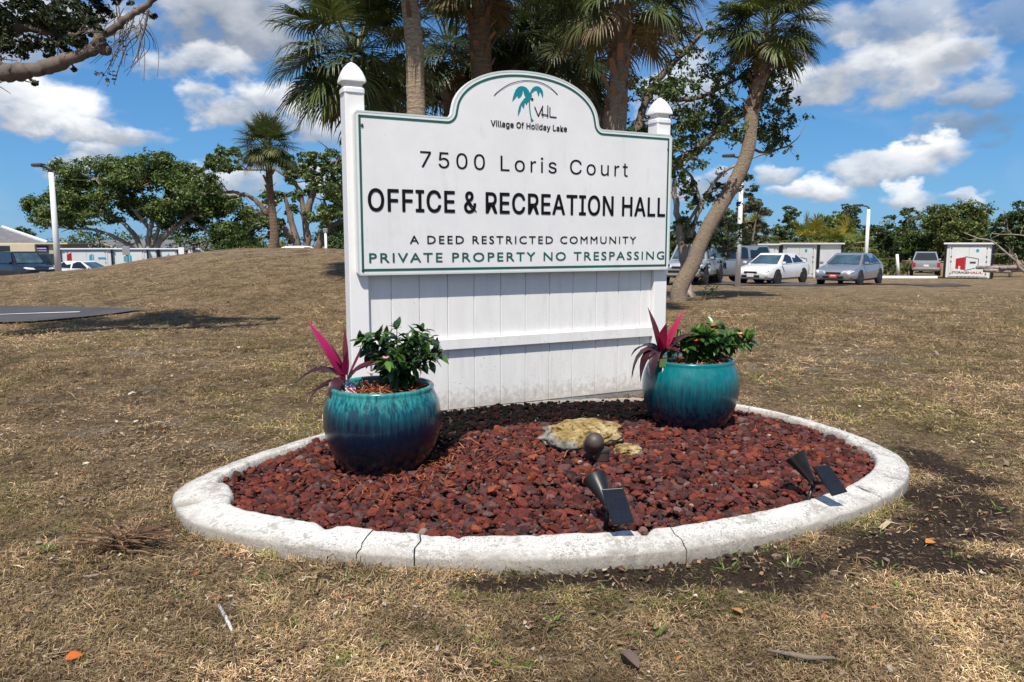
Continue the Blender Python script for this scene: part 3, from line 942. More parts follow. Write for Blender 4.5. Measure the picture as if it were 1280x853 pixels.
    # screws
    for px, py in ((452.5, 157), (835, 187), (453.5, 338), (836, 332)):
        s, z = on_sign(px, py); mb = MB(); mb.lathe([(.009, 0), (.009, .004), (.004, .007)], 10)
        for i, v in enumerate(mb.V): mb.V[i] = tuple(sloc(s + v[0], v[2] + .001, z + v[1] * 1.5))
        mb.build('screw', M['dark_metal'], pan)
    # posts
    ZB = .0
    for i, (s0, tip) in enumerate(((-.045, on_sign(446, 79, -.115)[1]), (SW - .115, on_sign(826, 123, -.115)[1]))):
        cx, cy = s0 + .067, .115; top = tip - .205
        mb = MB(); mb.box((cx, cy, (top - .12) / 2), (.134, .134, top + .12)); po = mb.build('post', wv, root, bevel=.006)
        mb = MB()
        pr = [(.076, top - .004), (.076, top + .022), (.066, top + .034), (.060, top + .05), (.064, top + .062), (.086, top + .070), (.086, top + .082), (.080, top + .105), (.068, top + .14), (.05, top + .17), (.027, top + .193), (.006, tip)]
        vs = []; fs = []; N = len(pr)
        for r, z in pr:
            for k in range(16):
                t = 2 * math.pi * (k + .5) / 16; e = .32 if z < top + .1 else .32 + (z - top - .1) * 5
                cx_, sy_ = math.cos(t), math.sin(t)
                vs.append((cx + r * math.copysign(abs(cx_) ** e, cx_), cy + r * math.copysign(abs(sy_) ** e, sy_), z))
        for j in range(N - 1):
            for k in range(16): fs.append((j * 16 + k, j * 16 + (k + 1) % 16, (j + 1) * 16 + (k + 1) % 16, (j + 1) * 16 + k))
        fs.append(tuple(range(15, -1, -1))); fs.append(tuple((N - 1) * 16 + k for k in range(16)))
        mb.add(vs, fs); mb.build('post_cap', wv, po, autosmooth=.5)
    # tongue-and-groove boards with true grooves
    g = [on_sign(px, 400, -.085)[0] for px in (489.8, 524.8, 560, 592.9, 626, 657, 687, 716, 745, 773, 800)]
    edges = [.089] + g + [SW - .116]
    zlo = .045; zhi = zt - .02
    mb = MB()
    for s0, s1 in zip(edges[:-1], edges[1:]):
        a_, b_, c_ = s0 + .0015, s1 - .0015, .004
        prof = [(a_, .10), (a_, .089), (a_ + c_, .085), (b_ - c_, .085), (b_, .089), (b_, .10)]
        mb.prism([Vector((x, y, zlo)) for x, y in prof], (0, 0, zhi - zlo))
    mb.box(((edges[0] + edges[-1]) / 2, .106, (zlo + zhi) / 2), (edges[-1] - edges[0] - .004, .010, zhi - zlo - .01))
    bd = mb.build('boards', bmat, root)
    z1 = on_sign(557, 424.5, -.05)[1]; z0 = on_sign(557, 438, -.05)[1]
    mb = MB(); mb.box(((edges[0] + edges[-1]) / 2, .0665, (z0 + z1) / 2), (edges[-1] - edges[0] - .004, .035, z1 - z0))
    mb.build('middle_rail', bmat, root, bevel=.004)
    mb = MB(); mb.box(((edges[0] + edges[-1]) / 2, .105, .02), (edges[-1] - edges[0] - .004, .03, .045)); mb.build('bottom_rail', M['grey_metal'], root, bevel=.003)
    return root


SIGN = build_sign()

# ------------------------------------------------------------------ pots and their plants
def pot(loc, mat, label):
    root = empty('glazed_pot', (loc[0], loc[1], .03), label=label, cat='pot', group='glazed pots in front of the sign')
    prof = [(.0, .004), (.19, 0), (.212, .004), (.228, .03), (.258, .085), (.288, .15), (.310, .215), (.320, .28), (.321, .34), (.312, .40), (.294, .445), (.283, .468), (.281, .478), (.285, .490), (.278, .500), (.264, .499), (.256, .488), (.252, .45), (.25, .40)]
    mb = MB(); mb.lathe(prof, 72); mb.build('pot_body', mat, root, smooth=True)
    mb = MB(); rr = np.random.default_rng(3)
    vs = [(0, 0, .475)]; n = 40
    for k, r in enumerate((.06, .12, .19, .255)):
        for j in range(n): t = 6.2832 * j / n; vs.append((r * math.cos(t), r * math.sin(t), .475 - .02 * (r / .24) ** 2 + rr.uniform(-.006, .006)))
    fs = [(0, 1 + j, 1 + (j + 1) % n) for j in range(n)]
    for k in range(3):
        for j in range(n): a = 1 + k * n; fs.append((a + j, a + n + j, a + n + (j + 1) % n, a + (j + 1) % n))
    mb.add(vs, fs); mu = mb.build('mulch', M['mulch_base'], root, smooth=True)
    m = 420; r = .24 * np.sqrt(rng.random(m)); t = rng.uniform(0, 6.283, m)
    pal = np.array([(.36, .10, .04), (.28, .07, .03), (.44, .17, .08), (.18, .05, .025)])
    strips('bark_shreds', np.c_[r * np.cos(t), r * np.sin(t), np.full(m, .465)], rng.uniform(.02, .07, m), rng.uniform(.004, .009, m), pal[rng.choice(4, m)], M['shred'], .025, .3, mu)
    return root


pot(POTL, glaze('glaze_navy', .495, .29, (.03, .25, .24)), 'dark navy glazed pot with teal dripping rim, beside left sign post')
pot(POTR, glaze('glaze_teal', .40, .15, (.003, .135, .15)), 'bright teal glazed pot fading to navy, before the right sign post')
POT_TOP = .03 + .47


class LB:
    """leaf collector: curved leaf blades with a fold along the midrib"""

    def __init__(s): s.V = []; s.F = []; s.C = []

    def leaf(s, p, d, up, L, W, droop, col, seg=5, fold=.25, tip=None, shape=1.0, stalk=.0):
        p = np.array(p, float); d = np.array(d, float); d /= np.linalg.norm(d); up = np.array(up, float)
        side = np.cross(d, up); ns = np.linalg.norm(side)
        side = side / ns if ns > 1e-5 else np.array([1., 0, 0]); nrm = np.cross(side, d)
        o = len(s.V); n = seg + 1; cur = p.copy(); dd = d.copy()
        for i in range(n):
            t = i / seg; w = W * (math.sin(math.pi * min(1, max(.04, t ** .8)) ** shape) if t < 1 else 0.02)
            nn = np.cross(side, dd)
            for k, q in ((-1, fold), (0, 0), (1, fold)):
                s.V.append(cur + side * k * w * .5 + nn * q * abs(k) * w * .5)
                c = np.array(col) * (1.0 if k else 1.15); s.C.append(c if tip is None else np.array(tip) * t + c * (1 - t))
            cur = cur + dd * L / seg
            dd = dd + np.array([0, 0, -1]) * droop / seg; dd /= np.linalg.norm(dd)
        for i in range(seg):
            for k in (0, 1):
                a = o + i * 3 + k; s.F.append((a, a + 1, a + 4, a + 3))

    def build(s, name, mat, parent=None, loc=None, **kw):
        V = np.array(s.V)
        if loc is not None: V = V - np.array(loc)
        return link(name, npmesh(name, V, s.F, np.array(s.C), smooth=True), mat, parent, **kw)


def shrub(base, rad, h, n, L, W, pal, stemcol_mat, label, cat, name, flowers=(), seed=1, lean=(0, 0)):
    r = np.random.default_rng(seed); root = empty(name, base, label=label, cat=cat)
    st = MB(); lb = LB()
    for k in range(30):
        a = r.uniform(0, 6.283); q = r.uniform(.15, 1) ** .6
        tip = Vector((math.cos(a) * rad[0] * q + lean[0], math.sin(a) * rad[1] * q + lean[1], h * (1 - .45 * q ** 2) * r.uniform(.7, 1.08)))
        mid = Vector((tip.x * .35, tip.y * .35, tip.z * .55)); p0 = Vector((math.cos(a) * .03, math.sin(a) * .03, -.02))
        st.tube([p0, mid, tip], [.006, .004, .002], 5)
        for j in range(n):
            t = r.uniform(.18, 1.04) if j > 4 else 1.0
            p = p0.lerp(mid, t / .5) if t < .5 else mid.lerp(tip, (t - .5) / .5)
            dirn = (tip - mid).normalized(); b = r.uniform(0, 6.283); o1 = dirn.orthogonal().normalized(); o2 = dirn.cross(o1)
            d = (o1 * math.cos(b) + o2 * math.sin(b)) * r.uniform(.7, 1.1) + dirn * (r.uniform(.2, .9) if j < 5 else r.uniform(-.1, .5)); d.z += .12
            c = np.array(pal[r.integers(len(pal))]) * r.uniform(.7, 1.3)
            if j < 3: c = c * np.array((1.7, 1.7, 1.1))
            lb.leaf(p, d, (r.normal(0, .3), r.normal(0, .3), 1), L * r.uniform(.6, 1.15), W * r.uniform(.7, 1.15), r.uniform(.2, 1.1), c, 4, .3)
    st.build('stems', stemcol_mat, root, smooth=True); lb.build('leaves', M['glossleaf'], root)
    for fc, pos in flowers:
        fl = LB()
        for k in range(6):
            a = k * 1.047; fl.leaf(pos, (math.cos(a), math.sin(a) - .3, .7), (0, 0, 1), .030, .020, .5, fc, 3, .2)
        fl.build('flower', M['glossleaf'], root)
    return root


GREEN = [(.022, .055, .012), (.030, .072, .018), (.016, .040, .010), (.045, .09, .02)]
cL = at(497, 478, 4.08); cR = at(878, 452, 4.98)
shrub((cL.x, cL.y, POT_TOP - .01), (.26, .23), .35, 26, .085, .036, GREEN, M['bark_dark'], 'glossy dark green bushy shrub in the navy pot on the left', 'shrub', 'potted_shrub', [((.55, .30, .34), (-.03, -.2, .2)), ((.6, .42, .40), (-.11, -.2, .12))], 4)
shrub((cR.x, cR.y, POT_TOP - .01), (.30, .22), .25, 22, .09, .046, [(.030, .078, .016), (.045, .10, .02), (.022, .055, .014), (.06, .115, .025)], M['bark_dark'], 'low spreading green hibiscus shrub in the teal pot on the right', 'shrub', 'potted_shrub', [((.75, .36, .12), (.21, -.12, .21)), ((.5, .06, .06), (.03, -.1, .26)), ((.55, .10, .03), (-.09, -.16, .17))], 9, (.03, 0))


def cordyline(base, leaves, label):
    root = empty('cordyline', base, label=label, cat='plant')
    st = MB(); st.tube([(0, 0, -.04), (.004, 0, .05), (0, 0, .12)], [.012, .011, .008], 7); st.build('stem', M['bark_dark'], root, smooth=True)
    lb = LB()
    for (d, L, W, dr, c, tip) in leaves: lb.leaf((0, 0, .05 + random.uniform(0, .07)), d, (0, -.25, 1), L * .88, W * 1.05, dr, c, 7, .35, tip, 1.0)
    lb.build('leaves', M['glossleaf'], root)
    return root


PINK, PURP, DARK, MAR = (.42, .015, .09), (.060, .017, .024), (.030, .014, .017), (.13, .012, .03)
bL = at(433, 468, 3.98)
cordyline((bL.x, bL.y, POT_TOP - .02), [
    ((-.46, -.1, .88), .46, .085, .05, MAR, (.62, .02, .17)), ((-.30, -.3, .85), .24, .04, .1, PURP, MAR), ((-.70, -.2, .80), .40, .060, 2.4, PURP, DARK),
    ((-.9, -.35, .40), .34, .04, 2.6, DARK, PURP), ((-.8, -.6, .15), .27, .03, .7, DARK, DARK), ((-.35, -.75, .5), .24, .08, 4.0, PURP, DARK), ((-.95, .1, .25), .22, .03, .5, DARK, PURP),
    ((.55, -.1, .80), .24, .06, .9, PURP, MAR), ((.75, .1, .65), .26, .05, 1.0, PURP, PURP), ((-.05, .2, 1), .32, .03, .1, PURP, MAR), ((.42, .35, .95), .36, .02, .05, MAR, PURP), ((.1, -.3, .9), .20, .05, .2, (.5, .02, .12), PINK), ((-.5, -.5, -.05), .16, .03, .6, DARK, PURP)],
    'magenta and purple leaved cordyline in the navy pot')
bR = at(826, 446, 4.86)
cordyline((bR.x, bR.y, POT_TOP - .02), [
    ((-.28, -.1, 1.0), .42, .10, .05, PURP, MAR), ((.40, .1, .80), .40, .055, -.1, MAR, (.6, .015, .10)), ((.10, -.15, .95), .24, .075, .3, (.26, .012, .045), MAR), ((-.75, -.1, .85), .40, .075, 4.6, PURP, DARK), ((-.55, -.35, .75), .36, .085, 4.8, PURP, DARK), ((-.85, .1, .6), .36, .07, 4.2, DARK, PURP),
    ((-.3, -.5, .6), .32, .07, 4.5, PURP, DARK), ((.5, -.1, .7), .32, .08, .9, DARK, PURP), ((.35, -.45, .35), .20, .06, 1.2, MAR, PURP), ((-.4, .3, .4), .3, .07, 2.2, DARK, DARK), ((-.12, -.3, .8), .2, .05, .6, MAR, PINK)],
    'tall maroon cordyline in the teal pot against the sign')

# little furled flag and the plant tag
def build_flag():
    p = at(433, 470, 3.86); root = empty('small_flag', (p.x, p.y, POT_TOP - .02), label='small furled stars and stripes flag stuck in the navy pot', cat='flag')
    mb = MB(); mb.tube([(0, 0, -.05), (.0, 0, .13)], .003, 6); mb.build('stick', M['white_metal'], root)
    b = NB('flag_cloth'); tc = b.n('ShaderNodeTexCoord'); sx = b.n('ShaderNodeSeparateXYZ'); b.put(sx.inputs[0], tc.outputs['Object'])
    z = b.math('ADD', sx.outputs[2], b.math('MULTIPLY', sx.outputs[0], .9)); s_ = b.math('GREATER_THAN', b.math('SINE', b.math('MULTIPLY', z, 260.0)), 0.0)
    c = b.mix(s_, (.45, .02, .04), (.78, .76, .76))
    top = b.math('GREATER_THAN', sx.outputs[2], .062); dots = b.ramp(b.noise(160, 1, .5, b.obj()), [(.58, (.02, .035, .12)), (.62, (.7, .7, .72))], 'CONSTANT')
    b.set(col=b.mix(top, c, dots), rough=.8)
    vs = []; fs = []; n = 18; mm = 8
    for j in range(mm + 1):
        t = j / mm
        for k in range(n + 1):
            u = k / n; x = (u - .15) * (.075 - .03 * t); y = -.006 + .010 * math.sin(u * 12 + t * 2)
            vs.append((x, y, .012 + .10 * t - .02 * u))
    for j in range(mm):
        for k in range(n): a = j * (n + 1) + k; fs.append((a, a + 1, a + n + 2, a + n + 1))
    link('cloth', npmesh('cloth', vs, fs, smooth=True), b.m, root)
    p = at(829, 449, 4.78); root = empty('plant_tag', (p.x, p.y, POT_TOP - .005), .2, label='small square green plant tag in the teal pot', cat='tag')
    mb = MB(); mb.box((0, 0, .03), (.052, .003, .055)); mb.build('card', pm('tag_green', (.10, .17, .05), .5, .2, 30), root, bevel=.0008)
    mb = MB(); mb.box((0, .003, -.02), (.008, .002, .07)); mb.build('spike', M['white_metal'], root)


build_flag()

# ------------------------------------------------------------------ boulder, old flood lamp, solar spot lights
def boulder_mat():
    b = NB('lichen_limestone'); v = b.obj(); f = b.noise(9, 8, .7, v); g = b.noise(4, 4, .5, v); p = b.noise(38, 5, .7, v)
    sx = b.n('ShaderNodeSeparateXYZ'); b.put(sx.inputs[0], v)
    yel = b.ramp(f, [(.36, (.16, .11, .05)), (.5, (.40, .28, .11)), (.62, (.58, .47, .25))]); gry = b.ramp(f, [(.35, (.05, .05, .045)), (.6, (.38, .36, .31))])
    side = b.math('ADD', b.math('MULTIPLY', sx.outputs[0], -2.2), b.math('MULTIPLY', b.math('SUBTRACT', g, .5), 1.6))
    c = b.mix(b.ramp(side, [(.26, 0.0), (.40, 1.0)]), yel, gry); c = b.mix(b.ramp(p, [(.38, .85), (.47, 0.0)]), c, (.05, .045, .035))
    b.set(col=c, rough=.95, spec=.1); b.bump(b.math('ADD', f, p), .8, .03); return b.m


def build_boulder():
    mat = boulder_mat(); V, F = ico(5)
    for (px, py, Y, sx_, sy_, sz_, k, lab) in ((729, 545, 4.42, .27, .20, .115, 0, 'flat yellow lichened limestone boulder lying on the lava rock'), (783, 561, 4.20, .085, .075, .042, 5, 'small yellow limestone chunk right of the lichened boulder')):
        v = V * (1 + (fbm(V + k, 1.3, 4) - .5)[:, None] * .9 + (fbm(V + k + 9, 5, 3) - .5)[:, None] * .35)
        v[:, 2] = np.where(v[:, 2] > .62, .62 + (v[:, 2] - .62) * .3, v[:, 2])
        v = v * np.array([sx_, sy_, sz_]); p = at(px, py, Y)
        o = link('boulder', npmesh('boulder', v, F, smooth=True), mat, label=lab, cat='rock'); o.location = (p.x, p.y, float(bed_z(p.x, p.y)) + sz_ * .35); o.rotation_euler.z = .3


build_boulder()


def build_flood():
    p = at(752, 590, 3.98); root = empty('flood_lamp', (p.x, p.y, .085), .2, label='old brown weathered flood lamp standing in front of the boulder', cat='lamp')
    br = M['brown_fixture']
    mb = MB(); mb.lathe([(.030, 0), (.030, .03), (.034, .034)], 14); mb.build('base', M['grey_metal'], root, autosmooth=.6)
    mb = MB(); mb.lathe([(.034, .030), (.040, .034), (.042, .08), (.046, .084), (.046, .096), (.038, .10), (.012, .104)], 18); mb.build('junction_box', br, root, autosmooth=.6)
    mb = MB(); mb.tube([(.0, 0, .095), (-.004, 0, .135), (-.03, .01, .15)], [.014, .014, .016], 8); mb.build('swivel', br, root, smooth=True)
    mb = MB(); mb.lathe([(.004, -.075), (.03, -.072), (.045, -.058), (.052, -.03), (.054, .0), (.050, .035), (.055, .04), (.055, .05), (.01, .052)], 20)
    Rm = Matrix.Translation((-.045, .005, .125)) @ Matrix.Rotation(R(-10), 4, 'Z') @ Matrix.Rotation(R(-122), 4, 'X')
    for i, v in enumerate(mb.V): mb.V[i] = tuple(Rm @ Vector(v))
    mb.build('lamp_head', br, root, autosmooth=.7)
    mb = MB(); mb.tube([(.004, 0, .115), (.05, .01, .135), (.09, .02, .128), (.13, .03, .145)], .005, 6); mb.build('cable', M['black'], root, smooth=True)


build_flood()


def spotlight(stake_px, stake_z, head_wide, head_narrow, Yh, pan, label):
    g0 = onz(stake_px[0], stake_px[1], stake_z); root = empty('solar_spotlight', g0, label=label, cat='spotlight', group='solar spotlights in the lava bed')
    w = at(*head_wide, Yh[0]) - g0; nn = at(*head_narrow, Yh[1]) - g0
    ax_ = (w - nn); ln = ax_.length; ax_.normalize()
    q = Vector((0, 0, 1)).rotation_difference(ax_).to_matrix().to_4x4(); Mx = Matrix.Translation(nn) @ q
    mb = MB(); mb.M = Mx
    mb.lathe([(.012, -.02), (.018, -.012), (.020, .0), (.030, ln * .35), (.044, ln * .75), (.053, ln * .97), (.055, ln), (.051, ln), (.046, ln - .008), (.01, ln - .012)], 24); hd = mb.build('lamp_head', M['black'], root, autosmooth=.7)
    mb = MB(); mb.M = Mx; mb.lathe([(.045, ln - .011), (.045, ln - .006), (.02, ln - .004)], 20); mb.build('lens', M['lamp_glass'], hd, autosmooth=.6)
    kn = nn - ax_ * .022
    mb = MB(); mb.tube([kn, kn + Vector((0.004, 0, -.035))], .011, 10); mb.tube([kn + Vector((-.018, 0, -.005)), kn + Vector((.018, 0, -.005))], .012, 10); mb.build('knuckle', M['black'], root, smooth=True)
    mb = MB(); mb.tube([Vector((0, 0, -.05)), Vector((0, 0, .01)), kn * .55, kn + Vector((.003, 0, -.02))], [.006, .011, .010, .010], 8); mb.build('stake', M['black'], root, smooth=True)
    c = [at(px, py, Y) - g0 for px, py, Y in pan]           # tl, tr, br, bl
    n = (c[1] - c[0]).cross(c[3] - c[0]).normalized()
    if n.z < 0: n = -n
    mb = MB(); mb.prism(c, -n * .014); pb_ = mb.build('solar_panel', M['black'], root, bevel=.002)
    ce = (c[0] + c[1] + c[2] + c[3]) / 4; ins_ = [ce + (x - ce) * .9 + n * .001 for x in c]
    X = (ins_[1] - ins_[0]).normalized(); Yv = n.cross(X); mw = Matrix((X, Yv, n)).transposed().to_4x4(); mw.translation = ce
    iv = mw.inverted(); mb = MB(); mb.prism([iv @ x for x in ins_], (0, 0, .0012)); cell = mb.build('solar_cells', M['solar'], pb_); cell.matrix_local = mw
    mb = MB(); back = ce - n * .014; mb.tube([kn, (kn + back) / 2 + Vector((0, 0, -.012)), back], .009, 8); mb.build('arm', M['black'], root, smooth=True)


spotlight((757, 661), .07, (743.5, 598), (758, 628), (3.2, 3.1), [(752, 612, 2.99), (779, 610, 2.99), (793.5, 654, 2.95), (766, 657, 2.95)], 'black solar spotlight standing upright near the curb crack, below the old flood lamp')
spotlight((1010, 629), .07, (993, 569), (1013, 598), (3.52, 3.47), [(1016, 583, 3.37), (1036.5, 581, 3.38), (1060, 615, 3.34), (1041, 620.5, 3.33)], 'black solar spotlight leaning at the right end of the bed by the curb')

# ------------------------------------------------------------------ grass and litter
def lawn_z(P):
    P3 = np.c_[P, np.zeros(len(P))]; d = P[:, 1]
    return terr(P[:, 0], d) + (fbm(P3, .9, 3) - .5) * .05 * (1 - sstep(9, 16, d)) * sstep(.02, .5, edge_dist(P, RING)) + (fbm(P3, .25, 3) - .5) * .22 * sstep(12, 18, d)


def soil_mask(P):
    P3 = np.c_[P, np.zeros(len(P))]
    return blob_mask(P[:, 0] + (fbm(P3 + 5, 1.6, 4) - .5) * .3, P[:, 1] + (fbm(P3 + 45, 1.6, 4) - .5) * .3, SOIL) * np.clip((fbm(P3 + 9, 2.6, 4) - .30) * 4, 0, 1)


def scatter(n, far=17.0):
    d = np.exp(rng.uniform(math.log(1.75), math.log(far), n)); P = np.c_[rng.uniform(-.95, .95, n) * d, d]
    ok = ~inside(P, RING) & ~inside(P, [(q.x, q.y) for q in h])
    return P[ok]


def build_grass():
    # loose thatch
    A = scatter(400000, 27); P3 = np.c_[A, np.zeros(len(A))]
    dens = fbm(P3, 1.8, 4); soil = soil_mask(A); sand = blob_mask(A[:, 0], A[:, 1], SAND) * .6
    A = A[(rng.random(len(A)) < 1 - sstep(11, 26, A[:, 1])) & (rng.random(len(A)) < np.clip((dens - .26) * 3.6, .2, 1) * (1 - .93 * sstep(.25, .7, soil)) * (1 - .75 * sand))]
    # tufts
    C = scatter(40000, 27); C3 = np.c_[C, np.zeros(len(C))]; td = fbm(C3 + 3, 1.3, 4); soil = soil_mask(C)
    C = C[(rng.random(len(C)) < 1 - sstep(11, 26, C[:, 1])) & (rng.random(len(C)) < np.clip((td - .36) * 6, .05, 1) * (1 - .93 * sstep(.2, .6, soil)))]
    k = rng.integers(0, len(RING), 1500); E_ = RING[k] - RIN[k] * rng.uniform(.0, .05, (1500, 1)); E_ = E_[(E_[:, 1] < 5.3) & (soil_mask(E_) < .3)]
    C = np.vstack([C, E_]); m = 11; nt = len(C)
    kk = (np.maximum(C[:, 1], 2) / 2.6) ** .55
    B = np.repeat(C, m, 0) + rng.normal(0, 1, (nt * m, 2)) * (.009 * np.repeat(kk, m))[:, None]
    P = np.vstack([A, B]); n = len(P); tuft = np.r_[np.zeros(len(A), bool), np.ones(len(B), bool)]
    P3 = np.c_[P, np.zeros(n)]; d = P[:, 1]; z = lawn_z(P); k = (np.maximum(d, 2) / 2.6) ** .55
    L = rng.lognormal(-3.62, .45, n) * k; W = rng.uniform(.0014, .0036, n) * k
    pal = np.array([(.56, .40, .235), (.44, .31, .18), (.32, .215, .128), (.68, .54, .36), (.17, .11, .068), (.36, .26, .14), (.09, .058, .038), (.38, .225, .13)])
    pw = np.array([.20, .19, .17, .09, .14, .09, .08, .04]); c = pal[rng.choice(len(pal), n, p=pw / pw.sum())] * rng.uniform(.75, 1.2, (n, 1))
    tp = np.array([(.26, .19, .085), (.20, .165, .06), (.36, .25, .13), (.15, .10, .058), (.46, .335, .19), (.17, .17, .045), (.28, .185, .11), (.40, .27, .15)])
    tc = np.repeat(tp[rng.integers(0, len(tp), nt)] * rng.uniform(.75, 1.25, (nt, 1)), m, 0) * rng.uniform(.7, 1.3, (nt * m, 1)); c[tuft] = tc * .75 + c[tuft] * .25
    gp = fbm(P3 + 31, 1.1, 3); g = (gp > .58) & (rng.random(n) < .45); c[g] = np.array([(.15, .155, .04), (.19, .18, .055), (.24, .21, .09), (.12, .16, .03)])[rng.integers(0, 4, g.sum())] * rng.uniform(.7, 1.2, (g.sum(), 1))
    bp = fbm(P3 + 77, .8, 3); p2 = fbm(P3 + 17, 3.2, 3); p3 = fbm(P3 + 27, 9, 2)
    c *= (np.clip(1 - (bp - .5) * 1.5, .7, 1.25) * np.clip(1 - (p2 - .5) * 1.7, .6, 1.3) * np.clip(1 - (p3 - .5) * 1.3, .55, 1.35) * 1.05)[:, None] * np.array([.92, .91, .90])
    a = rng.uniform(0, 6.283, n); el = np.where(tuft, np.clip(rng.normal(.55, .3, n), .02, 1.3), np.abs(rng.normal(0, .24, n)))
    dr = np.c_[np.cos(a) * np.cos(el), np.sin(a) * np.cos(el), np.sin(el)]
    sd_ = np.c_[-np.sin(a), np.cos(a), rng.normal(0, .35, n)]; B = np.c_[P, z + rng.uniform(-.004, .010, n)]
    mid = B + dr * (L * .5)[:, None] + np.c_[np.zeros(n), np.zeros(n), rng.uniform(0, .16, n) * L] + sd_ * (rng.normal(0, .12, n) * L)[:, None]
    w = sd_ * (W * .5)[:, None]; tipp = B + dr * L[:, None] * np.array([1, 1, .7])
    V = np.stack([B, mid + w, tipp, mid - w], 1).reshape(-1, 3)
    i = np.arange(n)[:, None] * 4; F = np.hstack([i, i + 1, i + 2, i + 3])
    link('grass', npmesh('grass', V, F, np.repeat(c, 4, 0)), M['straw'], kind='stuff', label='dry straw coloured grass of the lawn', cat='grass')
    # flat leaf litter and chips
    Q = scatter(11000, 12); Q = Q[rng.random(len(Q)) < .25 + .75 * (fbm(np.c_[Q, np.zeros(len(Q))] + 61, 1.2, 3) > .5)]; n = len(Q)
    lp = np.array([(.30, .19, .11), (.20, .13, .085), (.42, .32, .22), (.12, .075, .05), (.55, .50, .42), (.36, .14, .06), (.24, .19, .15)])
    strips('leaf_litter', np.c_[Q, lawn_z(Q) + .008], rng.lognormal(-3.95, .45, n) * (Q[:, 1] / 2.6) ** .5, rng.lognormal(-4.75, .4, n) * (Q[:, 1] / 2.6) ** .5, lp[rng.choice(7, n, p=[.24, .24, .14, .16, .05, .05, .12])] * rng.uniform(.7, 1.2, (n, 1)), M['straw'], .01, .2, kind='stuff', label='small dead leaf scraps and bark chips on the lawn', cat='leaf litter')
    # crumbs of bare soil
    S_ = rng.uniform((-.6, 2.3), (3.4, 5.2), (16000, 2)); S_ = S_[~inside(S_, RING)]; S_ = S_[rng.random(len(S_)) < soil_mask(S_) * 1.2]; n = len(S_)
    stones('soil_crumbs', S_, rng.lognormal(-5.1, .5, n), np.array([(.05, .034, .026), (.075, .052, .04), (.03, .02, .016), (.15, .11, .08)])[rng.choice(4, n, p=[.4, .3, .25, .05])], lawn_z(S_), kind='stuff', label='dark crumbs of bare soil along the curb', cat='soil')


build_grass()


def build_weeds():
    lb = LB()
    sp = [ground_hit(*p) for p in [(925, 690), (1075, 662), (1095, 672), (905, 715), (470, 725), (430, 730), (345, 720), (335, 760), (225, 752), (1170, 735), (1105, 715), (600, 815), (640, 835), (560, 800), (690, 780), (760, 745), (860, 745), (960, 690), (985, 712), (1190, 700), (1220, 720), (240, 640), (215, 655), (60, 690), (75, 665), (330, 730), (500, 735), (1255, 640), (1130, 745), (820, 800), (450, 820), (380, 790)]]
    for p in sp:
        for j in range(random.randint(8, 20)):
            a = random.uniform(0, 6.283); r = random.uniform(0, .06)
            lb.leaf((p.x + r * math.cos(a), p.y + r * math.sin(a), p.z + .0), (math.cos(a), math.sin(a), random.uniform(.2, 1.3)), (0, 0, 1), random.uniform(.02, .06), random.uniform(.004, .010), random.uniform(.3, 1.2), np.array((.12, .17, .03)) * random.uniform(.6, 1.3), 3, .3)
    lb.build('weeds', M['glossleaf'], kind='stuff', label='small green weeds sprouting through the dry lawn', cat='weeds')


build_weeds()


def build_litter():
    def leaf(px, py, L, W, col, lab, rot, name='fallen_leaf'):
        p = ground_hit(px, py); lb = LB(); lb.leaf((-L / 2, 0, .0), (1, 0, .12), (0, 0, 1), L, W, .5, col, 6, .3)
        o = lb.build(name, M['straw'], label=lab, cat='leaf'); o.location = (p.x, p.y, p.z + .022); o.rotation_euler = (.15, -.05, rot)
    leaf(94, 834, .05, .045, (.50, .13, .03), 'bright orange fallen leaf lying on the lawn in the corner', .6)
    leaf(786, 829, .12, .045, (.15, .11, .09), 'dark brown curled leaf lying on the lawn below the curb', 1.9)
    leaf(1163, 685, .05, .04, (.48, .20, .06), 'orange leaf on the lawn beside the dark soil', .2)
    leaf(920, 772, .05, .035, (.42, .2, .08), 'tan orange leaf on the lawn in front of the dark soil', 2.2)

    def stick(pxs, r, lab, mat):
        pts = [ground_hit(*q) + Vector((0, 0, .018)) for q in pxs]; o0 = pts[0].copy(); mb = MB(); mb.tube([p - o0 for p in pts], r, 7)
        o = mb.build('stick', mat, smooth=True, label=lab, cat='stick'); o.location = o0
    stick([(274, 766), (283, 781), (291, 799)], [.006, .007, .005], 'short grey weathered stick lying on the lawn', M['concrete'])
    stick([(958, 822), (985, 826), (1010, 829), (1042, 834)], [.004, .008, .009, .005], 'thin brown stick lying on the lawn at bottom right', M['bark'])
    p = ground_hit(152, 688); root = empty('twig_pile', p, label='small heap of dry brown twigs and stems on the lawn', cat='twigs')
    mb = MB()
    for k in range(90):
        a = random.gauss(0, 1.0) + (math.pi if random.random() < .5 else 0); L = random.uniform(.08, .30); r = random.uniform(0, .07); b = random.uniform(0, 6.28)
        mb.col = random.choice([(.16, .09, .055), (.10, .06, .04), (.30, .20, .12), (.22, .13, .08)])
        s0 = Vector((r * math.cos(b), r * math.sin(b) * .6, random.uniform(.0, .05))); e = s0 + Vector((math.cos(a) * L, math.sin(a) * L * .6, random.uniform(-.03, .08)))
        mb.tube([s0, (s0 + e) / 2 + Vector((0, 0, .015)), e], [.0035, .003, .0015], 4)
    mb.build('twigs', M['shred'], root, cols=True)


build_litter()

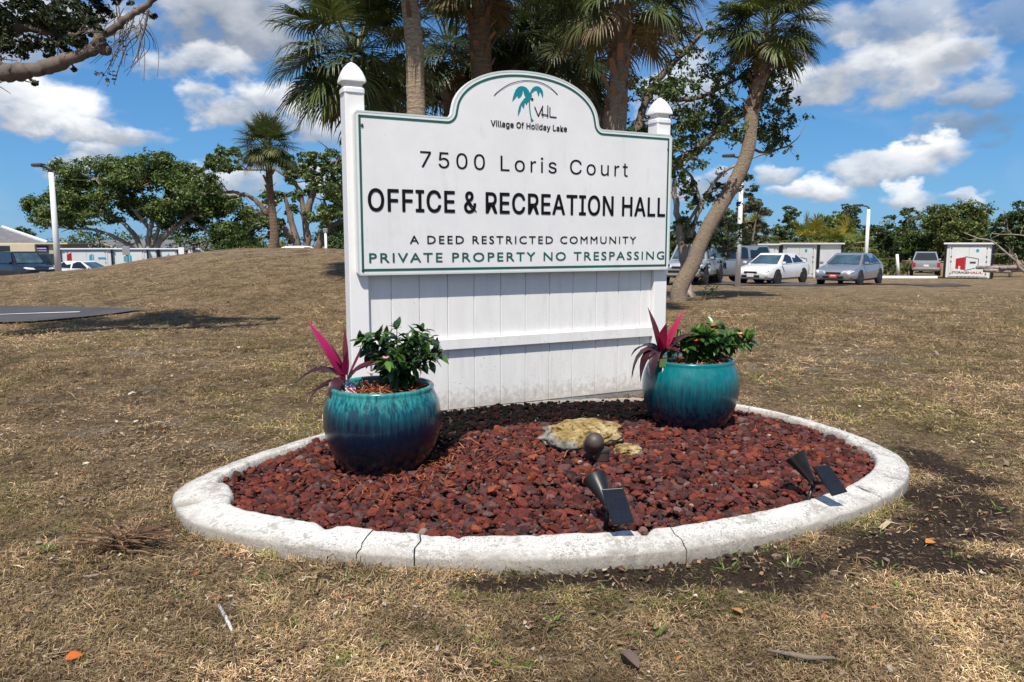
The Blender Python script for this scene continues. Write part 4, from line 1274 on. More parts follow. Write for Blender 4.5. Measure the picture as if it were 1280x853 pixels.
# ------------------------------------------------------------------ trees
def leafcloud(name, clumps, size, pal, mat, parent=None, aspect=.5, shell=.45, up=.45, sub=True, origin=None, **kw):
    """clumps: (centre, (rx, ry, rz), count); every leaf is a folded blade of two faces"""
    PP = []; NN = []; TT = []
    for c, r, n in clumps:
        c = np.array(c); r = np.array(r if hasattr(r, '__len__') else (r, r, r), float)
        if sub:                                            # break the clump into sprays
            k = max(3, int(n / 22)); q = rng.normal(size=(k, 3)); q /= np.linalg.norm(q, axis=1)[:, None]
            q *= (rng.random((k, 1)) ** shell); w = rng.integers(0, k, n)
            p = q[w] + rng.normal(0, .17, (n, 3))
            t = np.repeat(rng.uniform(.62, 1.3, k)[:, None], 1, 1)[w]
        else:
            p = rng.normal(size=(n, 3)); p /= np.linalg.norm(p, axis=1)[:, None]; p *= rng.random((n, 1)) ** shell; t = np.ones((n, 1))
        PP.append(c + p * r); NN.append(p + rng.normal(0, .7, (n, 3)) + np.array([0, 0, up])); TT.append(t)
    P = np.vstack(PP); N = np.vstack(NN); t = np.vstack(TT); n = len(P)
    N /= np.linalg.norm(N, axis=1)[:, None] + 1e-9
    A = np.cross(N, rng.normal(size=(n, 3))); A /= np.linalg.norm(A, axis=1)[:, None] + 1e-9; S = np.cross(N, A)
    L = (size * rng.uniform(.6, 1.4, n))[:, None]; W = L * aspect
    V = np.stack([P - A * L * .5, P + S * W * .5 + N * L * .10, P + A * L * .5 - N * L * .08, P - S * W * .5 + N * L * .10], 1).reshape(-1, 3)
    if origin is not None: V = V - np.array(origin)
    pal = np.array(pal); c = pal[rng.integers(0, len(pal), n)] * t * rng.uniform(.75, 1.25, (n, 1))
    i = np.arange(n)[:, None] * 4
    return link(name, npmesh(name, V, np.hstack([i, i + 1, i + 2, i + 3]), np.repeat(c, 4, 0)), mat, parent, **kw)


def bend(pts, wob=.0, n=4):
    """smooth a polyline (Catmull-Rom) and roughen it"""
    P = [np.array(p, float) for p in pts]; P = [2 * P[0] - P[1]] + P + [2 * P[-1] - P[-2]]; out = []
    for i in range(1, len(P) - 2):
        for k in range(n):
            t = k / n; p0, p1, p2, p3 = P[i - 1:i + 3]
            out.append(.5 * (2 * p1 + (p2 - p0) * t + (2 * p0 - 5 * p1 + 4 * p2 - p3) * t * t + (3 * p1 - p0 - 3 * p2 + p3) * t ** 3))
    out.append(P[-2]); out = np.array(out)
    if wob: out[1:-1] += rng.normal(0, wob, (len(out) - 2, 3))
    return [Vector(p) for p in out]


def lerp_list(a, n):
    return list(np.interp(np.linspace(0, 1, n), np.linspace(0, 1, len(a)), a))


OLIVE = [(.125, .170, .036), (.155, .20, .05), (.08, .125, .03), (.20, .23, .07)]
DEEP = [(.060, .102, .030), (.085, .13, .04), (.042, .074, .023), (.12, .16, .055)]
BRIGHT = [(.055, .095, .016), (.075, .12, .022), (.038, .068, .014)]
DUSTY = [(.085, .095, .050), (.11, .115, .065), (.060, .070, .034), (.14, .135, .085)]
YELG = [(.16, .17, .020), (.24, .22, .03), (.10, .13, .02), (.32, .26, .04)]


# --- sabal palms
def frond(r, V, F, C, p0, az, el, pl, R_, col, droop=.6, nl=38, dead=False):
    d = np.array([math.cos(az) * math.cos(el), math.sin(az) * math.cos(el), math.sin(el)])
    side = np.array([-math.sin(az), math.cos(az), 0.])
    # petiole
    pts = []; cur = np.array(p0, float); dd = d.copy()
    for i in range(5):
        pts.append(cur.copy()); cur = cur + dd * pl / 4; dd = dd + np.array([0, 0, -.10 * droop]); dd /= np.linalg.norm(dd)
    pc = np.array((.16, .17, .06)) if not dead else np.array((.22, .15, .08))
    for i in range(4):
        o = len(V); w = .026
        V += [pts[i] - side * w, pts[i] + side * w, pts[i + 1] + side * w * .8, pts[i + 1] - side * w * .8]; C += [pc] * 4; F.append((o, o + 1, o + 2, o + 3))
    # costa
    cp = pts[-1]; up = np.cross(side, dd); up = up if up[2] > 0 else -up
    for k in range(nl):
        u = k / (nl - 1) * 2 - 1                            # -1..1 across the fan
        ang = u * 1.95; s0 = (1 - abs(u)) * .42 * R_
        b = cp + dd * s0 + np.array([0, 0, -.35 * droop]) * (s0 ** 2) / R_
        ld = dd * math.cos(ang) + side * math.sin(ang) + up * (.16 - .1 * abs(u)) + r.normal(0, .05, 3)
        ld /= np.linalg.norm(ld); Ls = R_ * (1.0 - .34 * abs(u)) * r.uniform(.85, 1.1) * (1 - .30 * (1 - abs(u)))
        ws = np.cross(ld, up); ws /= np.linalg.norm(ws) + 1e-9
        W = R_ * .023; o = len(V); q = b.copy(); e = ld.copy(); cc = np.array(col) * r.uniform(.7, 1.3)
        for i, w in enumerate((.5, 1.0, .8, .45, .06)):
            V += [q - ws * W * w, q + ws * W * w]; C += [cc * (1.15 if i < 2 else 1.0)] * 2
            q = q + e * Ls / 4; e = e + np.array([0, 0, -1]) * (.10 + .28 * i * droop) ; e /= np.linalg.norm(e)
        for i in range(4): a = o + i * 2; F.append((a, a + 1, a + 3, a + 2))


def palm_crown(root, c, R_, n, seed, pal, dead=5, lean=(0, 0), low=-.75, pet=.88, dr=.75):
    r = np.random.default_rng(seed); V = []; F = []; C = []
    for k in range(n):
        f = (k + .5) / n; el = math.asin(np.clip(1 - f * (1 - low) * 1.0 + 0, -1, 1)) if True else 0
        el = np.clip(math.pi / 2 * .96 - f ** .85 * (math.pi / 2 * .96 - low * 1.15), -1.1, 1.5) + r.normal(0, .08)
        az = k * 2.39996 + r.normal(0, .2); isd = k >= n - dead
        col = np.array(pal[r.integers(len(pal))]) if not isd else np.array((.20, .15, .085)) * r.uniform(.6, 1.2)
        p0 = np.array(c) + np.array([math.cos(az), math.sin(az), 0]) * .10 + np.array([0, 0, -.30 * f * R_ * .5])
        frond(r, V, F, C, p0, az, el, R_ * pet * r.uniform(.85, 1.13), R_ * r.uniform(.80, 1.05), col, droop=dr + .6 * f, nl=38, dead=isd)
    o = link('crown', npmesh('crown', np.array(V) - np.array(root.location), F, np.array(C)), M['frond'], root)
    return o


PALMG = [(.080, .105, .032), (.11, .135, .045), (.058, .080, .024), (.15, .165, .065)]
PALMD = [(.045, .064, .024), (.062, .082, .030), (.032, .048, .018), (.085, .10, .04)]
TB1 = palm_bark('palm_trunk_tan', (.34, .27, .19), 70); TB2 = palm_bark('palm_trunk_brown', (.19, .135, .09), 60); TB3 = palm_bark('palm_trunk_grey', (.29, .23, .17), 0.01, 1.0)


def sabal(path, radii, crown_c, R_, n, seed, label, mat, pal=PALMG, boots=0, dead=5, low=-.75, pet=.88, dr=.75, group='sabal palms'):
    """path: world points from the ground up"""
    base = Vector(path[0]); root = empty('palm_tree', base, label=label, cat='palm tree', group=group)
    pts = bend(path, .0, 6); rad = lerp_list(radii, len(pts)); mb = MB()
    # fine rings so the scars are real relief
    fine = []; fr = []
    for i in range(len(pts) - 1):
        m = max(1, int((pts[i + 1] - pts[i]).length / .055))
        for k in range(m): fine.append(pts[i].lerp(pts[i + 1], k / m)); fr.append((rad[i] * (1 - k / m) + rad[i + 1] * k / m) * (1 + random.uniform(-.022, .022)))
    fine.append(pts[-1]); fr.append(rad[-1])
    mb.tube([p - base for p in fine], fr, 14); mb.build('trunk', mat, root, smooth=True)
    if boots:
        bb = MB(); L = len(fine)
        for k in range(boots):
            i = L - 1 - int(k / boots * min(L - 2, 26)); p = fine[i] - base; a = k * 2.4; rr = fr[i]
            d = Vector((math.cos(a), math.sin(a), 0)); s0 = p + d * rr * .85; e = s0 + d * random.uniform(.06, .16) + Vector((0, 0, random.uniform(.10, .28)))
            bb.col = tuple(np.array((.24, .13, .075)) * random.uniform(.5, 1.4)); sw = d.cross(Vector((0, 0, 1))) * random.uniform(.04, .075)
            bb.prism([s0 - sw, s0 + sw, e + sw * .7, e - sw * .7], d * .02)
        bb.build('boots', M['shred'], root, cols=True)
    palm_crown(root, crown_c, R_, n, seed, pal, dead, low=low, pet=pet, dr=dr)
    return root


def path_px(pts, Y, y2=None):
    out = [at(px, py, Y + (0 if y2 is None else (y2 - Y) * i / (len(pts) - 1))) for i, (px, py) in enumerate(pts)]
    return out


def grounded(px, Y):
    x = (px - 640) / FPX * Y; return Vector((x, Y, gz(x, Y) - .05))


# leaning palm right of the sign
g = ground_hit(849, 377); YF = g.y
pF = [Vector((g.x - .02, YF, gz(g.x, YF) - .06))] + path_px([(850, 360), (866, 330), (873, 311), (885, 285), (900, 259), (916, 232), (929, 206), (936, 182), (938, 160), (941, 138), (946, 113), (953, 90), (959, 66), (962, 46)], YF)
sabal(pF, [.23, .215, .20, .195, .19, .185, .18, .178, .175, .172, .17, .165, .165, .17, .19], at(963, 30, YF), .98, 54, 11, 'leaning sabal palm with curved bare trunk right of the sign', TB3, boots=60, dead=2, low=-.5, pet=.62, dr=.5)
# slim pale trunk behind the sign
Y = 13.5; pB = [grounded(528, Y)] + path_px([(524, 230), (520, 130), (518, 60), (512, 0), (506, -70), (504, -110)], Y)
sabal(pB, [.20, .175, .165, .16, .155, .15, .16], at(504, -140, Y), .95, 40, 21, 'straight sabal palm with pale tan trunk behind left part of the sign', TB1, boots=16)
# brown trunk
Y = 15.5; pC = [grounded(608, Y)] + path_px([(606, 230), (603, 110), (601, 65), (599, 22), (595, -30)], Y)
sabal(pC, [.24, .22, .21, .21, .23, .22], at(593, -52, Y), 1.0, 42, 31, 'sabal palm with dark brown trunk and boots, just left of the sign arch', TB2, PALMD, boots=36, low=-.45)
# trunk right of the arch
Y = 14.5; pE = [grounded(764, Y)] + path_px([(765, 230), (769, 150), (774, 90), (778, 45), (779, 8)], Y)
sabal(pE, [.25, .23, .22, .175, .17, .20], at(779, -14, Y), .98, 54, 41, 'sabal palm with ringed grey trunk rising right of the sign arch', TB3, PALMD + PALMG, boots=34, dead=5, low=-.42)
# bushy palm at the left with its low crown
Y = 15.8; pA = [grounded(520, Y)] + path_px([(512, 240), (492, 172), (478, 130), (464, 100), (452, 82)], Y)
sabal(pA, [.24, .22, .20, .18, .17, .18], at(444, 62, Y), 1.22, 54, 51, 'bushy low crowned sabal palm left of the sign top', TB2, PALMG, boots=22, dead=1, low=-.62, pet=.66)
# dark crowns behind the arch
Y = 18.5; pG = [grounded(722, Y)] + path_px([(718, 230), (714, 130), (710, 95)], Y)
sabal(pG, [.28, .25, .25, .30], at(706, 55, Y), 1.08, 50, 61, 'dark sabal palm with brown boots right behind the sign arch', TB2, PALMD, boots=40, dead=6, low=-.9)
Y = 19; pH = [grounded(572, Y)] + path_px([(570, 230), (566, 130), (562, 100)], Y)
sabal(pH, [.28, .25, .25, .28], at(560, 50, Y), 1.0, 46, 71, 'dark sabal palm crowded between the pale and brown trunks', TB2, PALMD, boots=20, dead=3, low=-.9)
Y = 20; pI = [grounded(652, Y)] + path_px([(650, 230), (652, 110), (655, 60)], Y)
sabal(pI, [.28, .25, .25, .28], at(658, 8, Y), 1.2, 48, 81, 'tall dark sabal palm whose fronds fill the gap above the arch', TB2, PALMD, boots=20, dead=4, low=-.9)
# small palm on the mound
Y = 25.0; x0 = (343 - 640) / FPX * Y
pS = [Vector((x0, Y, gz(x0, Y) - .1))] + path_px([(343, 290), (338, 245), (336, 212), (335, 196)], Y)
sabal(pS, [.18, .14, .115, .105, .12], at(334, 181, Y), .74, 64, 91, 'small sabal palm alone on top of the dry grass mound', TB2, PALMG, boots=14, dead=2, low=-.5, pet=.6, dr=.45)


# --- broadleaf trees traced limb by limb
def limbs_obj(root, limbs, mat, name='trunk'):
    mb = MB(); b = Vector(root.location)
    for pts, r0, r1 in limbs:
        pp = bend(pts, .0, 7); L = sum((pp[i + 1] - pp[i]).length for i in range(len(pp) - 1))
        k = [p + Vector(rng.normal(0, min(.012 * L, r0 * .10), 3)) if 0 < i < len(pp) - 1 else p for i, p in enumerate(pp)]
        rr = [r * random.uniform(.9, 1.12) for r in lerp_list([r0, r1], len(k))]
        mb.tube([p - b for p in k], rr, 9)
    return mb.build(name, mat, root, smooth=True, fix=False)


def px3(pts, Y, dy=None):
    """(px, py[, extra depth]) -> world"""
    return [at(p[0], p[1], Y + (p[2] if len(p) > 2 else 0)) for p in pts]


def twigs_to(limbs, clumps, n=2, r=.02):
    """thin branches from the nearest limb point to each clump"""
    pool = [Vector(p) for L in limbs for p in bend(L[0], 0, 4)]; out = []
    for c, rad, _ in clumps:
        c = Vector(c); near = sorted(pool, key=lambda p: (p - c).length)[:1]
        for p in near:
            for k in range(n):
                e = c + Vector(rng.normal(0, 1, 3)) * (rad if not hasattr(rad, '__len__') else rad[0]) * .55
                m = p.lerp(e, .5) + Vector(rng.normal(0, .06, 3)) * (e - p).length
                out.append(([p, m, e], r, r * .3))
    return out


def traced_tree(label, Y, base, limbs, clumps, leaf, pal, bark, twig_r=.02, group='broadleaf trees', up=.45, aspect=.55, ntw=2):
    root = empty('broadleaf_tree', base, label=label, cat='tree', group=group)
    LM = [(px3(p, Y), a, b) for p, a, b in limbs]
    CL = [(at(c[0], c[1], Y + (c[4] if len(c) > 4 else 0)), (c[2] / FPX * Y, c[2] / FPX * Y * .9, (c[3] if c[3] < 200 else c[2]) / FPX * Y), int(c[5] if len(c) > 5 else c[2] * c[3] * .35)) for c in clumps]
    limbs_obj(root, LM + twigs_to(LM, CL, ntw, twig_r), bark)
    leafcloud('crown', CL, leaf, pal, M['leaf'], root, aspect, origin=base, up=up)
    return root


# overhead branch, upper left: its trunk stands just left of the picture
Y = 9.5; base = Vector((-8.2, Y, gz(-8.2, Y) - .1))
L1 = [([(-163, 470), (-160, 330), (-120, 200), (-70, 130), (-30, 92), (-8, 82)], .24, .11), ([(-20, 70), (0, 88), (28, 91), (58, 84), (95, 72), (122, 60)], .125, .062), ([(110, 66), (128, 58), (123, 47), (140, 38), (162, 20), (185, 5), (215, -25)], .062, .030)]
L2 = [([(-120, 200, .3), (-70, 90, .5), (0, 42, .6), (35, 33, .6), (60, 12, .6), (95, -15, .6)], .13, .03), ([(32, 34, .6), (60, 40, .4), (95, 44, .3)], .06, .02), ([(122, 50), (130, 62), (137, 63)], .09, .05),
      ([(185, 12), (181, 35), (174, 58), (172, 78)], .018, .006), ([(175, 42), (160, 55), (150, 80), (143, 104)], .010, .004), ([(168, 20), (160, 45), (146, 62), (134, 88)], .008, .003), ([(178, 30), (170, 52), (158, 66), (155, 84)], .007, .003), ([(150, 40), (148, 62), (140, 84)], .007, .003), ([(0, 12, .6), (22, 30, .6), (30, 45, .6)], .03, .012)]
root = empty('broadleaf_tree', base, label='broadleaf tree whose bare crooked branch reaches in at the upper left', cat='tree', group='broadleaf trees')
LM = [(px3(p, Y), a, b) for p, a, b in L1 + L2]
cl = [(60, 22, 18, 14), (85, 18, 22, 18), (110, 12, 22, 16), (75, 38, 20, 14), (100, 38, 16, 10), (115, 30, 12, 9), (130, 18, 12, 9), (30, 15, 14, 14), (8, 20, 14, 16), (10, 58, 14, 14), (28, 62, 12, 10), (45, 55, 16, 10), (65, 60, 14, 9), (85, 58, 12, 8), (105, 55, 10, 7), (95, 50, 20, 10), (40, 3, 20, 10), (140, -2, 14, 8), (170, 8, 9, 6), (190, 20, 5, 5), (42, 104, 5, 4), (93, 86, 3, 3), (60, 70, 8, 4), (-30, 30, 40, 40), (-70, 70, 50, 40), (40, -30, 50, 25), (110, -30, 40, 22), (-120, 20, 60, 40), (0, -60, 60, 40), (180, -35, 22, 14)]
CL = [(at(c[0], c[1], Y + .3 + rng.normal(0, .25)), (c[2] / FPX * Y, c[2] / FPX * Y, c[3] / FPX * Y), int(c[2] * c[3] * 1.5) + 10) for c in cl]
tw = twigs_to(LM, CL, 3, .012)
for k in range(26):                                        # hanging bare twigs with a few dead leaves
    p = at(random.uniform(138, 182), random.uniform(10, 40), Y); e = p + Vector((random.gauss(-.25, .2), random.gauss(0, .15), -random.uniform(.2, .75))); tw.append(([p, (p + e) / 2 + Vector((random.gauss(.06, .05), 0, 0)), e], .005, .0025))
limbs_obj(root, LM + tw, pm('bark_grey_brown', (.13, .10, .08), .9, .5, 4, .9, 25, stretch=(1, 1, .5)))
leafcloud('crown', CL, .062, [(.030, .045, .018), (.045, .062, .024), (.020, .030, .012), (.085, .095, .045)], M['leaf'], root, .55, origin=base)
DC = [(at(142, 92, Y), (.07, .1, .16), 26), (at(134, 102, Y), (.03, .05, .07), 14), (at(124, 92, Y), (.05, .05, .04), 10), (at(150, 62, Y), (.14, .1, .2), 26), (at(160, 40, Y), (.15, .1, .2), 20)]
leafcloud('dead_leaves', DC, .05, [(.09, .06, .045), (.14, .10, .07)], M['leaf'], root, .5, origin=base, sub=False)

# broadleaf tree behind the palms and the sign
Y = 21.0; base = grounded(790, Y)
limbs = [([(790, 345), (785, 260), (770, 190), (745, 130), (722, 90)], .36, .12), ([(785, 262), (812, 232), (845, 206), (880, 180), (905, 160), (940, 135)], .20, .06), ([(790, 200), (800, 150), (815, 110), (850, 70), (880, 40)], .14, .05), ([(745, 130), (700, 80), (650, 40)], .12, .04), ([(815, 112), (850, 125), (885, 118), (930, 95), (985, 75)], .08, .03), ([(905, 162), (950, 190), (985, 183)], .05, .02), ([(770, 190), (690, 130), (560, 95)], .10, .03), ([(845, 206), (865, 222), (880, 262)], .05, .02)]
cl = []
rr = np.random.default_rng(5)
for (cx, cy, w, hh, m) in [(880, 120, 90, 65, 20), (905, 140, 75, 40, 22), (850, 165, 45, 38, 14), (870, 70, 60, 45, 13), (960, 125, 28, 26, 7), (985, 65, 25, 22, 5), (960, 160, 22, 12, 4), (800, 110, 35, 60, 10), (735, 60, 60, 45, 16), (660, 60, 60, 45, 16), (580, 80, 50, 45, 12), (540, 120, 25, 25, 5), (760, 20, 90, 30, 14), (860, 10, 50, 25, 9), (845, 205, 25, 25, 5)]:
    for k in range(m): cl.append((cx + rr.uniform(-w, w), cy + rr.uniform(-hh, hh), rr.uniform(15, 25), rr.uniform(11, 17), rr.normal(0, 1.0), 125))
traced_tree('sprawling broadleaf tree with dark round leaves behind the palms and sign', Y, base, limbs, cl, .115, DEEP + [(.10, .13, .045), (.13, .15, .06)], M['bark'], .018, ntw=1)

# slender drooping tree between the sign and the leaning palm
Y = 24; base = grounded(858, Y)
limbs = [([(858, 372), (856, 330), (850, 290), (845, 250), (842, 215)], .18, .06), ([(856, 320), (868, 280), (885, 240), (905, 215), (925, 205), (955, 192), (985, 183)], .09, .015), ([(850, 300), (870, 262), (890, 240), (918, 228)], .06, .015), ([(852, 285), (846, 262), (840, 240), (836, 246)], .06, .02), ([(856, 330), (880, 300), (905, 290), (915, 310)], .05, .012)]
cl = [(rr.uniform(850, 935), rr.uniform(222, 318), rr.uniform(8, 14), rr.uniform(8, 14), rr.normal(0, .5), 70) for k in range(50)] + [(985, 186, 7, 6, 0, 22), (995, 195, 4, 5, 0, 10), (960, 192, 10, 3, 0, 14), (900, 215, 14, 5, 0, 20), (882, 345, 9, 14, -.5, 60), (900, 335, 9, 12, 0, 40)]
traced_tree('slender half bare tree with drooping grey green branches beside leaning palm', Y, base, limbs, cl, .12, DUSTY + OLIVE, M['bark_pale'], .012, ntw=2, up=-.2)

# big spreading tree on the left, beyond the containers
Y = 76.0; base = Vector(((188 - 640) / FPX * Y, Y, -1.4))
limbs = [([(180, 345), (178, 318), (165, 290), (140, 270), (105, 255)], .36, .1), ([(186, 345), (186, 300), (190, 270), (175, 235)], .40, .1), ([(193, 345), (198, 305), (212, 290), (235, 272), (258, 262), (285, 246), (312, 245), (335, 262)], .36, .13), ([(182, 322), (150, 300), (120, 288), (90, 286)], .24, .09), ([(190, 310), (205, 270), (225, 240)], .24, .08), ([(186, 285), (160, 255), (130, 235), (120, 225)], .22, .07), ([(235, 272), (262, 290), (300, 302)], .16, .06), ([(176, 345), (150, 315), (130, 305)], .22, .09)]
cl = []
for (cx, cy, w, hh, m) in [(120, 232, 48, 28, 24), (95, 250, 40, 22, 16), (160, 215, 42, 16, 18), (185, 208, 22, 11, 7), (200, 235, 40, 22, 18), (235, 238, 26, 20, 12), (265, 250, 26, 16, 9), (75, 275, 25, 12, 7), (55, 252, 18, 10, 5), (250, 268, 45, 18, 16), (290, 272, 32, 24, 14), (300, 295, 28, 14, 10), (215, 220, 14, 10, 4), (150, 265, 60, 14, 8)]:
    for k in range(m): cl.append((cx + rr.uniform(-w, w), cy + rr.uniform(-hh, hh), rr.uniform(12, 19), rr.uniform(8, 12), rr.normal(0, 2.2), 430))
traced_tree('huge spreading tree with many pale trunks behind the row of containers', Y, base, limbs, cl, .30, OLIVE + BRIGHT, M['bark_pale'], .06, ntw=1)

# twisted tree between the mound palm and the sign
Y = 40.0; base = Vector(((398 - 640) / FPX * Y, Y, -1.2))
limbs = [([(378, 345), (372, 308), (360, 290), (335, 268), (312, 246), (285, 240)], .26, .07), ([(384, 345), (384, 300), (380, 268), (372, 235), (345, 212)], .24, .07), ([(372, 308), (362, 270), (355, 240)], .22, .08), ([(392, 345), (400, 302), (412, 285), (430, 278), (455, 274)], .22, .1), ([(382, 280), (392, 240), (405, 212), (422, 200)], .20, .05), ([(412, 285), (408, 262), (405, 250)], .14, .06), ([(345, 212), (300, 212), (280, 208)], .07, .03), ([(385, 262), (372, 248), (364, 240)], .12, .05), ([(400, 268), (425, 262), (450, 250)], .12, .06)]
cl = []
for (cx, cy, w, hh, m) in [(278, 200, 26, 12, 9), (262, 222, 12, 10, 4), (375, 215, 25, 18, 10), (405, 225, 28, 25, 12), (420, 245, 20, 20, 10), (350, 252, 18, 12, 5), (395, 200, 16, 9, 4), (430, 220, 10, 15, 5), (432, 185, 8, 8, 2), (410, 268, 25, 12, 6), (330, 285, 30, 14, 9), (440, 250, 20, 40, 10)]:
    for k in range(m): cl.append((cx + rr.uniform(-w, w), cy + rr.uniform(-hh, hh), rr.uniform(9, 15), rr.uniform(6, 10), rr.normal(0, 1.2), 170))
traced_tree('twisted thick limbed tree between the mound palm and the sign', Y, base, limbs, cl, .20, OLIVE + DEEP, M['bark'], .04, ntw=1)


# --- the tree line on the far side
def far_tree(px, top, bot, Y, halfw, label, pal, leaf=.4, kind='round', n=60, trunk=M['bark'], seed=0, name='broadleaf_tree', cat='tree', group='far trees'):
    r = np.random.default_rng(seed + int(px)); x = (px - 640) / FPX * Y; zg = gz(x, Y)
    zt = at(px, top, Y).z; zb = at(px, bot, Y).z; w = halfw / FPX * Y; base = Vector((x, Y, zg - .1))
    root = empty(name, base, label=label, cat=cat, group=group); H = zt - zb
    LM = []; CL = []
    tr = max(.08, .018 * (zt - zg))
    if kind == 'pine':
        top_ = Vector((x + r.normal(0, .3), Y, zt - .3)); LM.append(([base, base.lerp(top_, .5) + Vector((r.normal(0, .25), 0, 0)), top_], tr, tr * .35))
        for k in range(n):
            f = r.uniform(0, 1) ** .8; z = zb + H * f; q = w * (1 - .55 * f) * r.uniform(.15, 1); a = r.uniform(0, 6.28)
            c = Vector((x + q * math.cos(a), Y + q * math.sin(a), z)); CL.append((c, (w * .28, w * .28, w * .15), 90)); LM.append(([Vector((x, Y, z - q * .35)), c], tr * .28, .02))
    else:
        for j in range(5 if kind != 'narrow' else 2):
            a = r.uniform(0, 6.28); q = w * r.uniform(.3, .8); e = Vector((x + q * math.cos(a), Y + q * math.sin(a) * .7, zb + H * r.uniform(.45, .85)))
            LM.append(([base, base.lerp(e, .45) + Vector((r.normal(0, .1), 0, .15 * H)), e], tr, tr * .25))
        for k in range(n):
            d = r.normal(size=3); d /= np.linalg.norm(d); f = r.random() ** .38
            c = Vector((x + d[0] * w * f, Y + d[1] * w * .7 * f, (zt + zb) / 2 + d[2] * H / 2 * f)); s_ = min(w, H) * r.uniform(.16, .30)
            CL.append((c, (s_ * 1.25, s_ * 1.1, s_ * .75), 190))
    limbs_obj(root, LM, trunk); leafcloud('crown', CL, leaf * .62, pal, M['leaf'], root, .55, origin=base)
    return root


FT = [  # px, top, bottom, distance, half width, kind, palette, leaf, n, label
    (937, 232, 335, 50, 26, 'round', DUSTY, .32, 42, 'tall thin grey green tree behind the white sedan'),
    (905, 262, 345, 56, 26, 'round', OLIVE, .34, 46, 'olive tree behind the silver vehicles and white lamp pole'),
    (985, 258, 330, 66, 20, 'pine', DEEP, .34, 42, 'flat topped slash pine above the second container'),
    (965, 285, 330, 60, 26, 'round', DEEP, .34, 40, 'low dark tree behind the left container roof'),
    (1058, 256, 332, 72, 22, 'pine', DEEP, .36, 50, 'tall slash pine just left of the right lamp pole'),
    (1035, 268, 335, 66, 34, 'round', OLIVE, .38, 66, 'rounded olive tree behind the yellowish small palms'),
    (1008, 285, 335, 70, 25, 'round', DEEP, .36, 40, 'dark tree in the dip behind the containers'),
    (1100, 270, 338, 70, 30, 'round', DEEP, .38, 64, 'dark evergreen right behind the right lamp pole'),
    (1130, 262, 330, 76, 20, 'pine', DEEP, .36, 42, 'ragged slash pine left of the broad domed tree'),
    (1190, 254, 312, 64, 46, 'round', OLIVE + [(.10, .095, .03)], .36, 120, 'broad domed olive tree behind the lone white container'),
    (1150, 290, 335, 66, 30, 'round', BRIGHT, .36, 50, 'bright green bushy tree behind the silver pickup'),
    (1262, 250, 325, 46, 26, 'round', DEEP, .28, 66, 'dark leafy tree at the right edge above the fallen branch'),
    (1300, 262, 340, 50, 34, 'round', DEEP, .3, 60, 'dark bushy tree cut by the right edge'),
    (1235, 290, 335, 58, 25, 'round', OLIVE, .32, 46, 'low olive tree right of the lone white container'),
    (1400, 255, 335, 60, 60, 'round', DEEP, .36, 70, 'wide dark tree outside the right edge'),
    (300, 290, 330, 72, 30, 'round', BRIGHT, .36, 40, 'bright low tree behind the long white house'),
    (425, 275, 330, 60, 30, 'round', DEEP, .36, 50, 'dark tree at the foot of the sign left post'),
    (30, 285, 318, 90, 22, 'round', DEEP, .4, 26, 'small dark tree behind the beige building'),
    (850, 275, 345, 48, 22, 'round', DEEP, .3, 46, 'dark tree directly right of the sign edge'),
]
for i, (px, tp, bt, Yd, hw, kd, pl, lf, n, lab) in enumerate(FT):
    far_tree(px, tp, bt, Yd, hw, lab, pl, lf, kd, n, M['bark_pale'] if kd == 'pine' else M['bark'], i, name='pine_tree' if kd == 'pine' else 'broadleaf_tree')


def build_woods():
    CL = []
    r = np.random.default_rng(12)
    for k in range(520):
        px = r.uniform(820, 1700) if r.random() < .72 else r.uniform(-300, 470); Yd = r.uniform(82, 105)
        CL.append((at(px, r.uniform(296, 338) - (8 if r.random() < .2 else 0), Yd), (2.2, 2.0, 1.5), 150))
    leafcloud('distant_woods', CL, .40, DEEP + OLIVE, M['leaf'], kind='stuff', label='distant woods closing the view behind the car park', cat='woods')


build_woods()


def small_palm(px, py, Y, R_, seed, label):
    x = (px - 640) / FPX * Y; c = at(px, py, Y); base = Vector((x, Y, gz(x, Y) - .1)); root = empty('palm_tree', base, label=label, cat='palm tree', group='small yellowish palms')
    mb = MB(); mb.tube([Vector((0, 0, 0)), c - base], [.16, .12], 9); mb.build('trunk', M['bark_pale'], root, smooth=True)
    palm_crown(root, c, R_, 26, seed, YELG, 4, low=-.7)


small_palm(1013, 306, 52, 1.5, 5, 'yellow green small palm behind the second container')
small_palm(1052, 313, 50, 1.35, 6, 'golden tipped small palm left of the right lamp pole')
small_palm(940, 305, 54, 1.6, 7, 'yellow green small palm behind the left container')


def build_hedge():
    a, b = grounded(1098, 56), grounded(1133, 56); root = empty('hedge', (a + b) / 2, label='trimmed green hedge behind the silver sedan roof', cat='hedge')
    CL = [(a.lerp(b, t) + Vector((0, rng.normal(0, .3), rng.uniform(.2, 1.15))), (.45, .4, .3), 80) for t in np.linspace(-.15, 1.1, 26)]
    leafcloud('foliage', CL, .16, OLIVE, M['leaf'], root, .5, origin=(a + b) / 2)
    mb = MB()
    for t in np.linspace(0, 1, 9): p = a.lerp(b, t) - (a + b) / 2; mb.tube([p, p + Vector((0, 0, .8))], .03, 5)
    mb.build('stems', M['bark_dark'], root)


build_hedge()


